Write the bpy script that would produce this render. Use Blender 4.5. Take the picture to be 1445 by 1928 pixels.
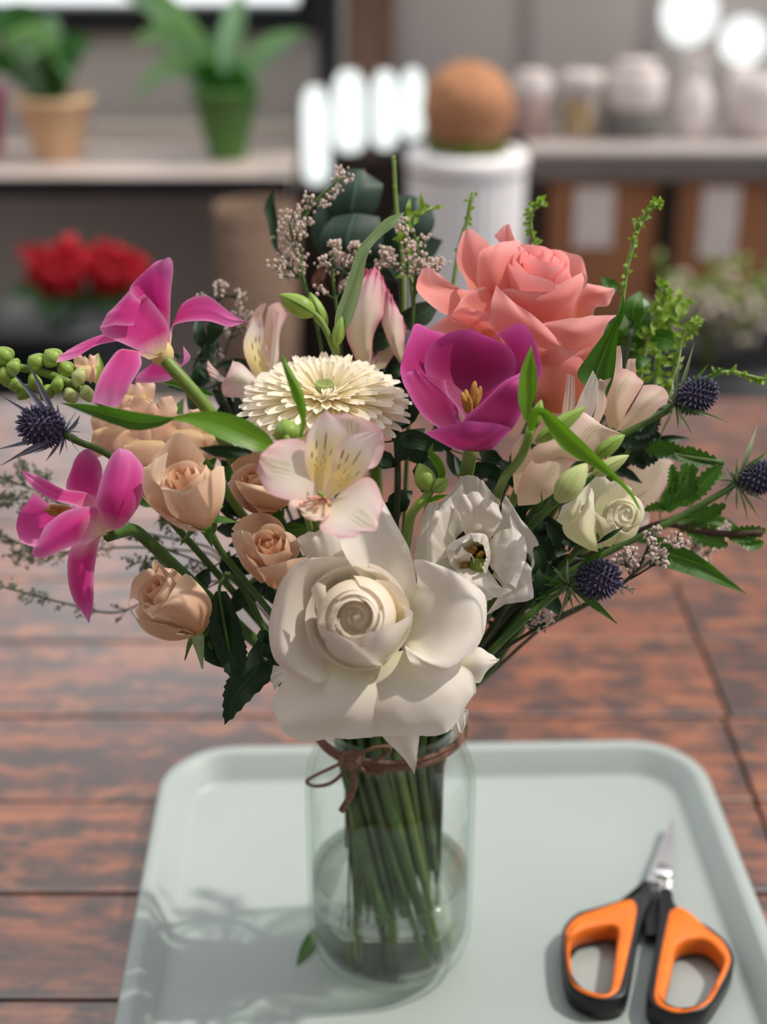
import bpy, math, random
import numpy as np
from mathutils import Vector
random.seed(7); rng = np.random.default_rng(7)
for o in list(bpy.data.objects): bpy.data.objects.remove(o)
SC = bpy.context.scene; COL = SC.collection

# ------------------------------------------------------------------ camera
F = 2700.0; CX, CY = 722.5, 964.0
PITCH = math.atan((964 + 280) / F); cp, sp = math.cos(PITCH), math.sin(PITCH)
_k = (1790 - 964) / F
CAMZ = .9 * (sp + _k * cp) + .006; CAMD = .9 * (cp - _k * sp)
CAM = np.array([0, -CAMD, CAMZ])
cd = bpy.data.cameras.new('camera'); cam = bpy.data.objects.new('camera', cd); COL.objects.link(cam)
cam.location = CAM; cam.rotation_euler = (math.pi / 2 - PITCH, 0, 0)
cd.sensor_fit = 'VERTICAL'; cd.sensor_height = 36; cd.lens = 36 * F / 1928
cd.clip_start = .02; cd.clip_end = 60
cd.dof.use_dof = True; cd.dof.focus_distance = .715; cd.dof.aperture_fstop = 3.6
SC.camera = cam

# ------------------------------------------------------------------ light
w = bpy.data.worlds.new('world'); SC.world = w; w.use_nodes = True
bg = w.node_tree.nodes['Background']; bg.inputs[0].default_value = (.97, .985, 1, 1); bg.inputs[1].default_value = 1.5
sd = bpy.data.lights.new('sun', 'SUN'); sd.energy = 2.8; sd.angle = math.radians(1.2); sd.color = (1, .93, .82)
sun = bpy.data.objects.new('sun', sd); COL.objects.link(sun)
sun.rotation_euler = Vector((.56, .06, .83)).to_track_quat('Z', 'Y').to_euler(); sun.location = (2, 2, 3)
vs = SC.view_settings; vs.view_transform = 'Standard'; vs.look = 'None'; vs.exposure = 0.16; vs.gamma = 1; vs.use_curve_mapping = False

# ------------------------------------------------------------------ pixel geometry
def ray(px, py):
    b = (py - CY) / F
    return np.array([(px - CX) / F, cp - b * sp, -sp - b * cp])
def at_D(px, py, Z): return CAM + ray(px, py) * Z
def at_Y(px, py, Y):
    d = ray(px, py); return CAM + d * ((Y + CAMD) / d[1])
def at_z(px, py, z):
    d = ray(px, py); return CAM + d * ((z - CAMZ) / d[2])
def depth(p): p = np.asarray(p); return (p[1] + CAMD) * cp + (CAMZ - p[2]) * sp
def DY(px, py, Y): return depth(at_Y(px, py, Y))
RIGHT = np.array([1., 0, 0]); UPC = np.array([0, sp, cp]); TOW = np.array([0, -cp, sp])
def cv(r, u, t):
    v = r * RIGHT + u * UPC + t * TOW; return v / np.linalg.norm(v)
class Crop:
    def __init__(s, x, y, w): s.x, s.y, s.k = x, y, w / 1445
    def __call__(s, x, y): return s.x + x * s.k, s.y + y * s.k
FULL = Crop(0, 0, 1445)

# ------------------------------------------------------------------ object helpers
ORG = {}
def thing(name, label, cat, loc=(0, 0, 0), group=None):
    o = bpy.data.objects.new(name, None); COL.objects.link(o); o.location = loc
    o.empty_display_size = .01
    o['label'] = label; o['category'] = cat
    if group: o['group'] = group
    ORG[o.name] = np.array(loc, float); return o
def tag(o, label, cat, group=None):
    o['label'] = label; o['category'] = cat
    if group: o['group'] = group
    return o
def struct(o): o['kind'] = 'structure'; return o
def mesh(name, V, Fc, mat, parent=None, uv=None, smooth=True, kind=None, label=None):
    V = np.asarray(V, float)
    org = ORG[parent.name] if parent is not None else np.zeros(3)
    me = bpy.data.meshes.new(name); me.from_pydata((V - org).tolist(), [], [tuple(int(i) for i in f) for f in Fc])
    if uv is not None:
        ul = me.uv_layers.new(name='UVMap'); li = np.empty(len(me.loops), int)
        me.loops.foreach_get('vertex_index', li)
        ul.data.foreach_set('uv', np.asarray(uv, float)[li].ravel())
    if smooth: me.polygons.foreach_set('use_smooth', [True] * len(me.polygons))
    me.materials.append(mat); me.update()
    o = bpy.data.objects.new(name, me); COL.objects.link(o)
    if parent is not None: o.parent = parent
    ORG[o.name] = org
    if kind: o['kind'] = kind
    if label: o['label'] = label
    return o
class MB:
    def __init__(s): s.V = []; s.F = []; s.U = []
    def add(s, V, Fc, uv=None):
        n = len(s.V); s.V += [list(v) for v in V]; s.F += [tuple(i + n for i in f) for f in Fc]
        s.U += [list(q) for q in uv] if uv is not None else [[.5, .5]] * len(V); return s
    def build(s, name, mat, parent=None, smooth=True, **k): return mesh(name, s.V, s.F, mat, parent, s.U, smooth, **k)
def cr(P, n):
    P = np.asarray(P, float)
    if len(P) == 1: return np.repeat(P, n, 0)
    t = np.linspace(0, len(P) - 1, n); i = np.minimum(t.astype(int), len(P) - 2); f = (t - i)[:, None]
    Q = np.vstack([2 * P[0] - P[1], P, 2 * P[-1] - P[-2]])
    a, b, c, d = Q[i], Q[i + 1], Q[i + 2], Q[i + 3]
    return .5 * (2 * b + (c - a) * f + (2 * a - 5 * b + 4 * c - d) * f ** 2 + (3 * b - a - 3 * c + d) * f ** 3)
def gridfaces(nv, nu, closed=False):
    out = []
    for j in range(nv - 1):
        for i in range(nu if closed else nu - 1):
            k = (i + 1) % nu
            out.append((j * nu + i, j * nu + k, (j + 1) * nu + k, (j + 1) * nu + i))
    return out
def surf(rows, nu=13, nv=13, wob=0, wf=9, ph=0):
    """rows of 3-D points, base to tip -> grid of nv x nu points"""
    R = np.array([cr(r, nu) for r in rows])
    G = np.array([cr(R[:, i], nv) for i in range(nu)]).transpose(1, 0, 2)
    if wob:
        u = np.linspace(0, 1, nu)[None, :]; v = np.linspace(0, 1, nv)[:, None]
        a = wob * .001 * v ** 3 * (np.sin(u * wf * 2 * math.pi + ph) + .6 * np.sin(u * wf * 3.7 * math.pi + 1.3 + ph))
        e = wob * .001 * .8 * np.abs(2 * u - 1) ** 4 * np.sin(v * wf * 1.7 * math.pi + ph)
        G = G + (a + e)[..., None] * (TOW + .5 * UPC)
    return G
def guv(nv, nu): return [(i / (nu - 1), j / (nv - 1)) for j in range(nv) for i in range(nu)]
def petal3(name, rows, mat, parent, nu=13, nv=13, **k):
    G = surf(rows, nu, nv, **k); o = mesh(name, G.reshape(-1, 3), gridfaces(nv, nu), mat, parent, guv(nv, nu)); return o, G
def petal(C, Z, rows, mat, parent, name='petal', **k):
    """rows of (x, y, mm towards the viewer) read from a crop"""
    R = [[at_D(*C(q[0], q[1]), Z - (q[2] if len(q) > 2 else 0) / 1000) for q in r] for r in rows]
    return petal3(name, R, mat, parent, **k)[0]
def strip_rows(C, Z, spine, widths, fold=0, tilt=0):
    S = cr([(q[0], q[1], q[2] if len(q) > 2 else 0) for q in spine], 12)
    W = np.interp(np.linspace(0, 1, 12), np.linspace(0, 1, len(widths)), widths)
    T = np.gradient(S[:, :2], axis=0); T /= np.linalg.norm(T, axis=1)[:, None] + 1e-9
    tl = np.interp(np.linspace(0, 1, 12), np.linspace(0, 1, len(tilt)), tilt) if hasattr(tilt, '__len__') else np.full(12, tilt)
    rows = []
    for (x, y, d), ww, (tx, ty), tt in zip(S, W, T, tl):
        nx, ny = ty, -tx; h = ww / 2
        rows.append([(x - nx * h, y - ny * h, d + fold * ww / max(widths) - tt), (x, y, d), (x + nx * h, y + ny * h, d + fold * ww / max(widths) + tt)])
    return [[at_D(*C(a, b), Z - d / 1000) for a, b, d in r] for r in rows]
def leaf(C, Z, spine, widths, mat, parent, name='leaf', fold=1.5, tilt=0, nv=22, nu=7):
    return petal3(name, strip_rows(C, Z, spine, widths, fold, tilt), mat, parent, nu=nu, nv=nv)[0]
def tube_data(P, R, n=8, cap=True):
    P = np.asarray(P, float); m = len(P); R = np.full(m, R) if np.isscalar(R) else np.interp(np.linspace(0, 1, m), np.linspace(0, 1, len(R)), R)
    T = np.gradient(P, axis=0); T /= np.linalg.norm(T, axis=1)[:, None] + 1e-12
    a = np.cross(T[0], [0, 0, 1.]);
    if np.linalg.norm(a) < 1e-3: a = np.cross(T[0], [0, 1., 0])
    V = []; th = np.linspace(0, 2 * math.pi, n, endpoint=False)
    for p, t, r in zip(P, T, R):
        a = a - t * a.dot(t); a /= np.linalg.norm(a) + 1e-12; b = np.cross(t, a)
        V += [p + r * (math.cos(x) * a + math.sin(x) * b) for x in th]
    Fc = gridfaces(m, n, True)
    if cap: Fc += [tuple(range(n))[::-1], tuple(range((m - 1) * n, m * n))]
    uv = [(i / n, j / (m - 1)) for j in range(m) for i in range(n)]
    return V, Fc, uv
def tube(name, P, R, mat, parent=None, n=8, seg=18, **k):
    V, Fc, uv = tube_data(cr(P, seg), R, n); return mesh(name, V, Fc, mat, parent, uv, **k)
def frame(n, hint=(0, 0, 1.)):
    n = np.asarray(n, float); n /= np.linalg.norm(n); x = np.cross(hint, n)
    if np.linalg.norm(x) < 1e-3: x = np.cross((0, 1., 0), n)
    x /= np.linalg.norm(x); return np.array([x, np.cross(n, x), n])     # rows x, y, z
def ellip_data(c, M, rx, ry, rz, nu=10, nv=7, taper=0):
    V = []; 
    for j in range(nv):
        f = math.pi * (j + .02) / (nv - 1 + .04); z = -math.cos(f)
        for i in range(nu):
            t = 2 * math.pi * i / nu; r = math.sin(f) * (1 - taper * z)
            V.append(np.asarray(c) + M.T @ np.array([rx * r * math.cos(t), ry * r * math.sin(t), rz * z]))
    return V, gridfaces(nv, nu, True) + [tuple(range(nu))[::-1], tuple(range((nv - 1) * nu, nv * nu))], [(i / nu, j / (nv - 1)) for j in range(nv) for i in range(nu)]
def box_data(x0, x1, y0, y1, z0, z1):
    V = [(x, y, z) for x in (x0, x1) for y in (y0, y1) for z in (z0, z1)]
    return V, [(0, 1, 3, 2), (4, 6, 7, 5), (0, 4, 5, 1), (2, 3, 7, 6), (0, 2, 6, 4), (1, 5, 7, 3)]
def box(name, x0, x1, y0, y1, z0, z1, mat, parent=None, bev=0, **k):
    V, Fc = box_data(x0, x1, y0, y1, z0, z1); o = mesh(name, V, Fc, mat, parent, smooth=False, **k)
    if bev:
        m = o.modifiers.new('bevel', 'BEVEL'); m.width = bev; m.segments = 2
    return o
def lathe_data(prof, c=(0, 0, 0), n=40):
    V = [(c[0] + r * math.cos(2 * math.pi * i / n), c[1] + r * math.sin(2 * math.pi * i / n), c[2] + z) for r, z in prof for i in range(n)]
    return V, gridfaces(len(prof), n, True)
def lathe(name, prof, mat, parent=None, c=(0, 0, 0), n=40, caps=True, **k):
    V, Fc = lathe_data(prof, c, n); m = len(prof)
    if caps: Fc = Fc + [tuple(range(n))[::-1], tuple(range((m - 1) * n, m * n))]
    return mesh(name, V, Fc, mat, parent, **k)

# ------------------------------------------------------------------ materials
class N:
    def __init__(s, name):
        s.m = bpy.data.materials.new(name); s.m.use_nodes = True; s.t = s.m.node_tree; s.t.nodes.clear()
        s.out = s.t.nodes.new('ShaderNodeOutputMaterial')
    def n(s, typ, ins={}, **kw):
        q = s.t.nodes.new('ShaderNode' + typ)
        for a, b in kw.items(): setattr(q, a, b)
        for a, b in ins.items():
            if hasattr(b, 'is_linked') or isinstance(b, bpy.types.NodeSocket): s.t.links.new(b, q.inputs[a])
            else: q.inputs[a].default_value = b
        return q
    def math(s, op, a, b=0, clamp=False):
        q = s.n('Math', {0: a, 1: b}, operation=op); q.use_clamp = clamp; return q.outputs[0]
    def ramp(s, f, stops, interp='LINEAR'):
        q = s.n('ValToRGB', {0: f}); r = q.color_ramp; r.interpolation = interp
        while len(r.elements) < len(stops): r.elements.new(.5)
        for e, (p, c) in zip(r.elements, stops): e.position = p; e.color = (*c, 1) if len(c) == 3 else c
        return q.outputs[0]
    def mix(s, f, a, b, blend='MIX'):
        q = s.n('MixRGB', {0: f, 1: a, 2: b}, blend_type=blend); return q.outputs[0]
    def done(s, sh): s.t.links.new(sh, s.out.inputs[0]); return s.m
def rgb(h):
    h = h.lstrip('#'); c = [int(h[i:i + 2], 16) / 255 for i in (0, 2, 4)]
    return tuple(x / 12.92 if x <= .04045 else ((x + .055) / 1.055) ** 2.4 for x in c)
def c4(c): return (*c, 1)
def m_petal(name, stops, edge=None, edge_pow=6, vein=.12, vscale=22, trans=.4, tcol=None, rough=.55, bump=.15, mid=None):
    k = N(name); uv = k.n('TexCoord').outputs['UV']; sx = k.n('SeparateXYZ', {0: uv}); u, v = sx.outputs[0], sx.outputs[1]
    col = k.ramp(v, stops)
    au = k.math('ABSOLUTE', k.math('SUBTRACT', k.math('MULTIPLY', u, 2), 1))
    if mid is not None:
        mc, mw, v0, v1 = mid
        mm = k.math('SUBTRACT', 1, k.math('DIVIDE', au, mw), True)
        vv = k.math('MULTIPLY', k.math('DIVIDE', k.math('SUBTRACT', v, v0), .15, True), k.math('DIVIDE', k.math('SUBTRACT', v1, v), .15, True))
        st = k.n('TexNoise', {'Vector': k.n('Mapping', {0: uv, 3: (40, 2.5, 1)}).outputs[0], 'Scale': 1., 'Detail': 2})
        sv = k.math('MULTIPLY', k.math('SUBTRACT', st.outputs[0], .38), 4, True)
        col = k.mix(k.math('MULTIPLY', k.math('MULTIPLY', mm, vv, True), sv), col, c4(mc))
    if edge is not None:
        e = k.math('MAXIMUM', k.math('POWER', au, edge_pow), k.math('POWER', v, edge_pow * 1.5)); col = k.mix(k.math('MULTIPLY', e, .8), col, c4(edge))
    mp = k.n('Mapping', {0: uv, 3: (vscale, 1.6, 1)})
    nz = k.n('TexNoise', {'Vector': mp.outputs[0], 'Scale': 1.0, 'Detail': 4, 'Roughness': .6})
    dk = k.mix(1, col, c4((.55, .5, .5)), 'MULTIPLY')
    col = k.mix(k.math('MULTIPLY', k.math('SUBTRACT', nz.outputs[0], .35, True), vein * 3, True), col, dk)
    bp = k.n('Bump', {'Strength': bump, 'Distance': .0008, 'Height': nz.outputs[0]})
    p = k.n('BsdfPrincipled', {'Base Color': col, 'Roughness': rough, 'Normal': bp.outputs[0], 'Specular IOR Level': .3})
    tc = k.mix(1, col, c4(tcol), 'MULTIPLY') if tcol else col
    t = k.n('BsdfTranslucent', {'Color': tc, 'Normal': bp.outputs[0]})
    return k.done(k.n('MixShader', {0: trans, 1: p.outputs[0], 2: t.outputs[0]}).outputs[0])
def m_leaf(name, c1, c2, trans=.3, rough=.38, lines=26, rib=None, bump=.3):
    k = N(name); uv = k.n('TexCoord').outputs['UV']; sx = k.n('SeparateXYZ', {0: uv}); u, v = sx.outputs[0], sx.outputs[1]
    mp = k.n('Mapping', {0: uv, 3: (lines, 1.2, 1)}); nz = k.n('TexNoise', {'Vector': mp.outputs[0], 'Scale': 1., 'Detail': 3})
    gn = k.n('TexNoise', {'Vector': k.n('TexCoord').outputs['Object'], 'Scale': 40., 'Detail': 3})
    f = k.math('ADD', k.math('MULTIPLY', nz.outputs[0], .7), k.math('MULTIPLY', gn.outputs[0], .4))
    col = k.ramp(f, [(.3, c1), (.75, c2)])
    if rib:
        au = k.math('ABSOLUTE', k.math('SUBTRACT', k.math('MULTIPLY', u, 2), 1))
        col = k.mix(k.math('SUBTRACT', 1, k.math('MULTIPLY', au, 14), True), col, c4(rib))
    bp = k.n('Bump', {'Strength': bump, 'Distance': .0006, 'Height': nz.outputs[0]})
    p = k.n('BsdfPrincipled', {'Base Color': col, 'Roughness': rough, 'Normal': bp.outputs[0], 'Specular IOR Level': .35})
    t = k.n('BsdfTranslucent', {'Color': k.mix(1, col, (1.3, 1.5, .5, 1), 'MULTIPLY')})
    return k.done(k.n('MixShader', {0: trans, 1: p.outputs[0], 2: t.outputs[0]}).outputs[0])
def m_plain(name, c, rough=.6, c2=None, scale=30, metal=0, bump=0, spec=.4, trans=0, stretch=(1, 1, 1), coat=0):
    k = N(name); tc = k.n('TexCoord').outputs['Object']
    nz = k.n('TexNoise', {'Vector': k.n('Mapping', {0: tc, 3: stretch}).outputs[0], 'Scale': float(scale), 'Detail': 4})
    c2 = c2 or tuple(x * .85 for x in c)
    col = k.ramp(nz.outputs[0], [(.3, c2), (.7, c)])
    ins = {'Base Color': col, 'Roughness': rough, 'Metallic': metal, 'Specular IOR Level': spec, 'Coat Weight': coat}
    if bump: ins['Normal'] = k.n('Bump', {'Strength': bump, 'Distance': .001, 'Height': nz.outputs[0]}).outputs[0]
    p = k.n('BsdfPrincipled', ins)
    if not trans: return k.done(p.outputs[0])
    return k.done(k.n('MixShader', {0: trans, 1: p.outputs[0], 2: k.n('BsdfTranslucent', {'Color': col}).outputs[0]}).outputs[0])
def m_emit(name, c, s):
    k = N(name); return k.done(k.n('Emission', {0: c4(c), 1: s}).outputs[0])
def m_thin(name, tint, edge, ior=1.45, body=0.0, rough=.02):
    """thin clear glass: see-through with fresnel gloss, thicker and greener at grazing angles"""
    k = N(name); lw = k.n('LayerWeight', {0: .5})
    fr = k.math('ADD', k.math('MULTIPLY', k.math('POWER', lw.outputs[1], 5), .55), .025)
    tc = k.mix(k.math('POWER', lw.outputs[1], 4.5), c4(tint), c4(edge))
    t = k.n('BsdfTransparent', {0: tc}); g = k.n('BsdfGlossy', {0: (1, 1, 1, 1), 1: rough})
    return k.done(k.n('MixShader', {0: k.math('ADD', fr, body, True), 1: t.outputs[0], 2: g.outputs[0]}).outputs[0])
def m_wood(name):
    k = N(name); oi = k.n('ObjectInfo').outputs['Random']; tc = k.n('TexCoord').outputs['Object']
    off = k.n('CombineXYZ', {0: k.math('MULTIPLY', oi, 37), 1: k.math('MULTIPLY', oi, 11)})
    v = k.n('VectorMath', {0: tc, 1: off.outputs[0]}, operation='ADD').outputs[0]
    g = k.n('TexNoise', {'Vector': k.n('Mapping', {0: v, 3: (3, 30, 3)}).outputs[0], 'Scale': 2.2, 'Detail': 6, 'Roughness': .65})
    b = k.n('TexNoise', {'Vector': k.n('Mapping', {0: v, 3: (1, 1.9, 1)}).outputs[0], 'Scale': 26., 'Detail': 6, 'Roughness': .62})
    b2 = k.n('TexNoise', {'Vector': k.n('Mapping', {0: v, 3: (1, 2.2, 1)}).outputs[0], 'Scale': 5., 'Detail': 3})
    base = k.ramp(g.outputs[0], [(.25, rgb('#4a2415')), (.5, rgb('#7c4227')), (.75, rgb('#a7653b'))])
    f = k.math('ADD', k.math('MULTIPLY', b.outputs[0], .65), k.math('MULTIPLY', b2.outputs[0], .35))
    m = k.ramp(f, [(.45, (1, 1, 1)), (.54, (0, 0, 0))])
    col = k.mix(k.math('MULTIPLY', m, .85), base, c4(rgb('#22181b')))
    bp = k.n('Bump', {'Strength': .25, 'Distance': .002, 'Height': b.outputs[0]})
    ro = k.math('ADD', k.math('MULTIPLY', g.outputs[0], .25), .28)
    return k.done(k.n('BsdfPrincipled', {'Base Color': col, 'Roughness': ro, 'Normal': bp.outputs[0], 'Specular IOR Level': .7, 'Coat Weight': 1.0, 'Coat Roughness': .24, 'Coat IOR': 1.75}).outputs[0])

WOOD = m_wood('worn_wood')
TRAY = m_plain('tray_plastic', rgb('#9da6a4'), .42, rgb('#97a09e'), 7, spec=.5)
BLACKP = m_plain('black_plastic', rgb('#17181c'), .38, rgb('#0f1013'), 60)
ORANGE = m_plain('orange_rubber', rgb('#e9791f'), .5, rgb('#df6a14'), 60)
STEEL = m_plain('steel', (.75, .75, .76), .28, (.65, .65, .66), 90, metal=1)
GLASS = m_thin('jar_glass', (.99, .997, .99), (.60, .70, .64))
TWINE = m_plain('twine', rgb('#8a6a58'), .9, rgb('#5d443a'), 700, bump=.5)
# ------------------------------------------------------------------ setting and background
TABLE_BACK = 1.02
FLOORM = m_plain('floor_dark', rgb('#3a3634'), .7, rgb('#2b2827'), 4)
struct(box('floor', -3.5, 3.5, -1.45, 3.2, -.92, -.9, FLOORM))
# table of worn planks
tb = thing('table', 'large dark reddish-brown table of worn stained planks under the tray', 'table', (0, .2, -.9))
edges = [-.66, -.545, -.43, -.33, -.232, -.135, -.035, .063, .166, .28, .40, .52, .645, .77, .895, TABLE_BACK]
for a, b in zip(edges[:-1], edges[1:]):
    j = .277 + random.uniform(-.004, .004)
    for x0, x1 in ((-1.25, j - .0012), (j + .0012, 1.25)):
        dz = random.uniform(-.0009, 0); V, Fc = box_data(x0 * .5 - x1 * .5, x1 * .5 - x0 * .5, -(b - a) / 2 + .0012, (b - a) / 2 - .0012, -.032, dz)
        o = mesh('plank', np.array(V) , Fc, WOOD, None, smooth=False); o.parent = tb
        o.location = ((x0 + x1) / 2, (a + b) / 2 - .2, .9)
        m = o.modifiers.new('bevel', 'BEVEL'); m.width = .0022; m.segments = 2
DKW = m_plain('dark_wood', rgb('#2e2019'), .6, rgb('#21160f'), 20)
for x in (-1.15, 1.15):
    for y in (-.56, .92): box('leg', x - .04, x + .04, y - .04, y + .04, -.9, -.033, DKW, tb, bev=.004)
for y in (-.58, .94): box('apron', -1.1, 1.1, y - .012, y + .012, -.13, -.033, DKW, tb)

# back wall with panels, window on its left
YW = 2.45
WALLM = m_plain('grey_wall', rgb('#b4aca8'), .75, rgb('#ada5a1'), 3)
SEAM = m_plain('wall_batten', rgb('#9d9592'), .7)
def zat(py, Y, px=722): return at_Y(px, py, Y)[2]
def xat(px, py, Y): return at_Y(px, py, Y)[0]
zs = zat(58, YW)
struct(box('wall_front', -3.5, 3.5, -1.45, -1.35, -.9, 2.2, WALLM))  # unseen wall, added behind the camera to dim light from the front
struct(box('ceiling', -3.5, 3.5, -1.45, -.5, 2.2, 2.26, m_plain('ceiling_white', rgb('#d8d4ce'), .8)))  # unseen strip, added to block sky light above and behind the camera
struct(box('wall_left', -3.58, -3.5, -1.45, YW + .08, -.9, 2.5, WALLM))
wb = struct(box('wall_back', -3.5, 3.5, YW, YW + .08, -.9, zs, WALLM))
xr = xat(600, 60, YW)
wr = struct(box('wall_back_upper', xr, 3.5, YW, YW + .08, zs, 2.5, WALLM))
for px in (745, 992, 1222):
    x = xat(px, 120, YW); box('batten', x - .013, x + .013, YW - .012, YW, -.9, 2.5, SEAM, wb)
box('batten', xat(380, 150, YW) - .01, xat(380, 150, YW) + .01, YW - .01, YW, -.9, zs, SEAM, wb)
BLK = m_plain('black_metal', rgb('#14161c'), .5, rgb('#0d0f14'), 30)
win = thing('window_1', 'window above the black transom', 'window', (-1.8, YW, zs)); win['kind'] = 'structure'
del win['category']; del win['label']
for z0, z1 in ((zs, zs + .05), (1.5, 1.56)): box('window_frame', -3.5, xr, YW - .03, YW + .07, z0, z1, BLK, win)
for x in (-3.4, -2.6, -1.75, -.95, xr - .02): box('window_frame', x - .02, x + .02, YW - .02, YW + .06, zs + .05, 1.5, BLK, win)
PANE = m_thin('window_pane', (.97, .98, .98), (.85, .9, .9))
for x0, x1 in zip((-3.4, -2.6, -1.75, -.95), (-2.6, -1.75, -.95, xr - .02)): box('pane', x0 + .02, x1 - .02, YW + .02, YW + .024, zs + .05, 1.5, PANE, win)
struct(box('wall_back_header', -3.5, xr, YW, YW + .08, 1.56, 2.5, WALLM))

# left shelf unit
YS = 1.95
SHTOP = m_plain('shelf_top', rgb('#b8aba5'), .5, rgb('#aa9d97'), 6)
zt = zat(333, YS); xl, xrr = -1.6, xat(548, 340, YS)
sh = thing('shelf_bench', 'long pale-topped shelf with black front edge holding the orchid pots', 'shelf', (-.8, 2.2, -.9))
box('shelf_board', xl, xrr, YS + .004, YW - .02, zt - .04, zt, SHTOP, sh, bev=.003)
box('front_edge', xl, xrr, YS - .01, YS + .004, zat(366, YS), zt - .002, BLK, sh)
for x in (xl + .03, xrr - .03):
    for y in (YS + .03, YW - .06): box('leg', x - .02, x + .02, y - .02, y + .02, -.9, zt - .04, BLK, sh)
GRP = m_plain('grey_panel', rgb('#e6deda'), .8, rgb('#dcd4d0'), 3)
box('back_panel', xl, xrr, YW - .05, YW - .035, -.9, zt - .04, GRP, sh)
CREAM = m_plain('cream_board', rgb('#d6ccc2'), .6, rgb('#c7bdb3'), 30, stretch=(1, 1, 6))
y0 = YW - .09
tag(box('low_board', xat(168, 270, y0), xat(556, 270, y0), y0, y0 + .03, zt + .001, zat(232, y0), CREAM, bev=.004), 'low cream board leaning behind the green plant pot', 'board')

# orchid pots on the left shelf
PTAN = m_plain('pot_tan', rgb('#dcb994'), .55, rgb('#c39b78'), 25, stretch=(1, 1, .3))
PGRN = m_plain('pot_green', rgb('#4f7f35'), .45, rgb('#3f6f2b'), 12)
PPNK = m_plain('pot_pink', rgb('#c21f72'), .45)
ORL = m_leaf('orchid_leaf', rgb('#5d8560'), rgb('#93b597'), .25, .35, 8)
ORLD = m_leaf('orchid_leaf_dark', rgb('#1f4a22'), rgb('#3c6f35'), .25, .35, 8)
SOIL = m_plain('bark_soil', rgb('#3a2a1e'), .9, rgb('#22170f'), 120)
def pot(name, label, x0, x1, yt, yb, Y, mat, xb0, xb1, grp=None):
    c = at_Y((xb0 + xb1) / 2, yb, Y); zb = zt + .001; k = depth(c) / F
    h = (yb - yt) * k * 1.02; rt = (x1 - x0) / 2 * k; rb = (xb1 - xb0) / 2 * k
    t = thing(name, label, 'potted plant', (c[0], Y, zb), grp)
    lathe('pot', [(rb * .2, 0), (rb, 0), (rb + .002, .004), (rt, h - .012), (rt + .004, h - .011), (rt + .004, h), (rt - .004, h), (rt - .007, h - .02)], mat, t, (c[0], Y, zb), 32)
    lathe('soil', [(.001, h - .016), (rt - .006, h - .018)], SOIL, t, (c[0], Y, zb), 24, caps=False)
    return t, np.array((c[0], Y, zb + h - .02))
YP = 2.12
def oleaf(t, b, px, py, dY, wd, mat, sag=.05):
    e = at_Y(px, py, b[1] + dY); P = [b + (e - b) * s + np.array((0, 0, sag * math.sin(math.pi * s))) for s in np.linspace(0, 1, 7)]
    d = (e - b); d /= np.linalg.norm(d); n = np.cross(d, (0, 1., .25)); n /= np.linalg.norm(n)
    W = [.35, .8, 1, 1, .9, .6, .08]; rows = [[p - n * wd * q / 2 + np.array((0, -.01 * q, .006 * q)), p, p + n * wd * q / 2 + np.array((0, -.01 * q, .006 * q))] for p, q in zip(P, W)]
    petal3('leaf', rows, mat, t, nu=7, nv=12)
t, b = pot('orchid_plant', 'leafy plant in a tan pot beside the pink pot on the shelf', 32, 166, 192, 304, YP, PTAN, 72, 152)
for q in [(185, 85, .05, .05, ORLD), (20, 60, -.05, .09, ORL), (-30, 130, 0, .08, ORLD), (70, 40, .1, .08, ORL), (130, 150, -.06, .06, ORLD), (-10, 20, .05, .1, ORLD), (60, 110, -.05, .07, ORL), (40, 150, .02, .06, ORLD)]: oleaf(t, b, *q[:3], q[3], q[4])
t, b = pot('orchid_plant', 'plant with long arching strap leaves in a green pot on the shelf', 360, 484, 178, 306, YP, PGRN, 398, 462)
for q in [(245, 85, 0, .055, ORL, .06), (215, -25, .05, .06, ORL, .05), (455, -20, .05, .045, ORL, .02), (575, 60, 0, .045, ORL, .02), (248, 192, -.05, .05, ORL, .06), (300, 100, .1, .05, ORLD, .06), (490, 178, -.06, .05, ORLD, .03), (350, 150, -.05, .05, ORLD, .03), (400, 60, .1, .05, ORLD, .02)]: oleaf(t, b, *q[:3], q[3], q[4], q[5])
t, b = pot('orchid_plant', 'bright pink pot with a small leafy plant at the end of the shelf', -70, 22, 188, 304, YP + .04, PPNK, -52, 2)
for q in [(-40, 90, 0, .06, ORL), (-70, 60, .05, .06, ORLD), (5, 110, 0, .05, ORLD)]: oleaf(t, b, *q[:3], q[3], q[4])

# posts between the shelves
POST = m_plain('brown_post', rgb('#6d5142'), .6, rgb('#553c30'), 8, stretch=(4, 4, .6))
yp = 2.2
tag(box('wooden_post', xat(655, 150, yp), xat(742, 150, yp), yp, yp + .09, -.9, 1.6, POST, bev=.004), 'brown upright wooden post between the two shelves', 'post')
tag(box('metal_post', xat(598, 150, yp), xat(640, 150, yp), yp - .02, yp + .02, -.9, 1.6, BLK, bev=.003), 'slim black upright beside the brown wooden post', 'post')
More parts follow.
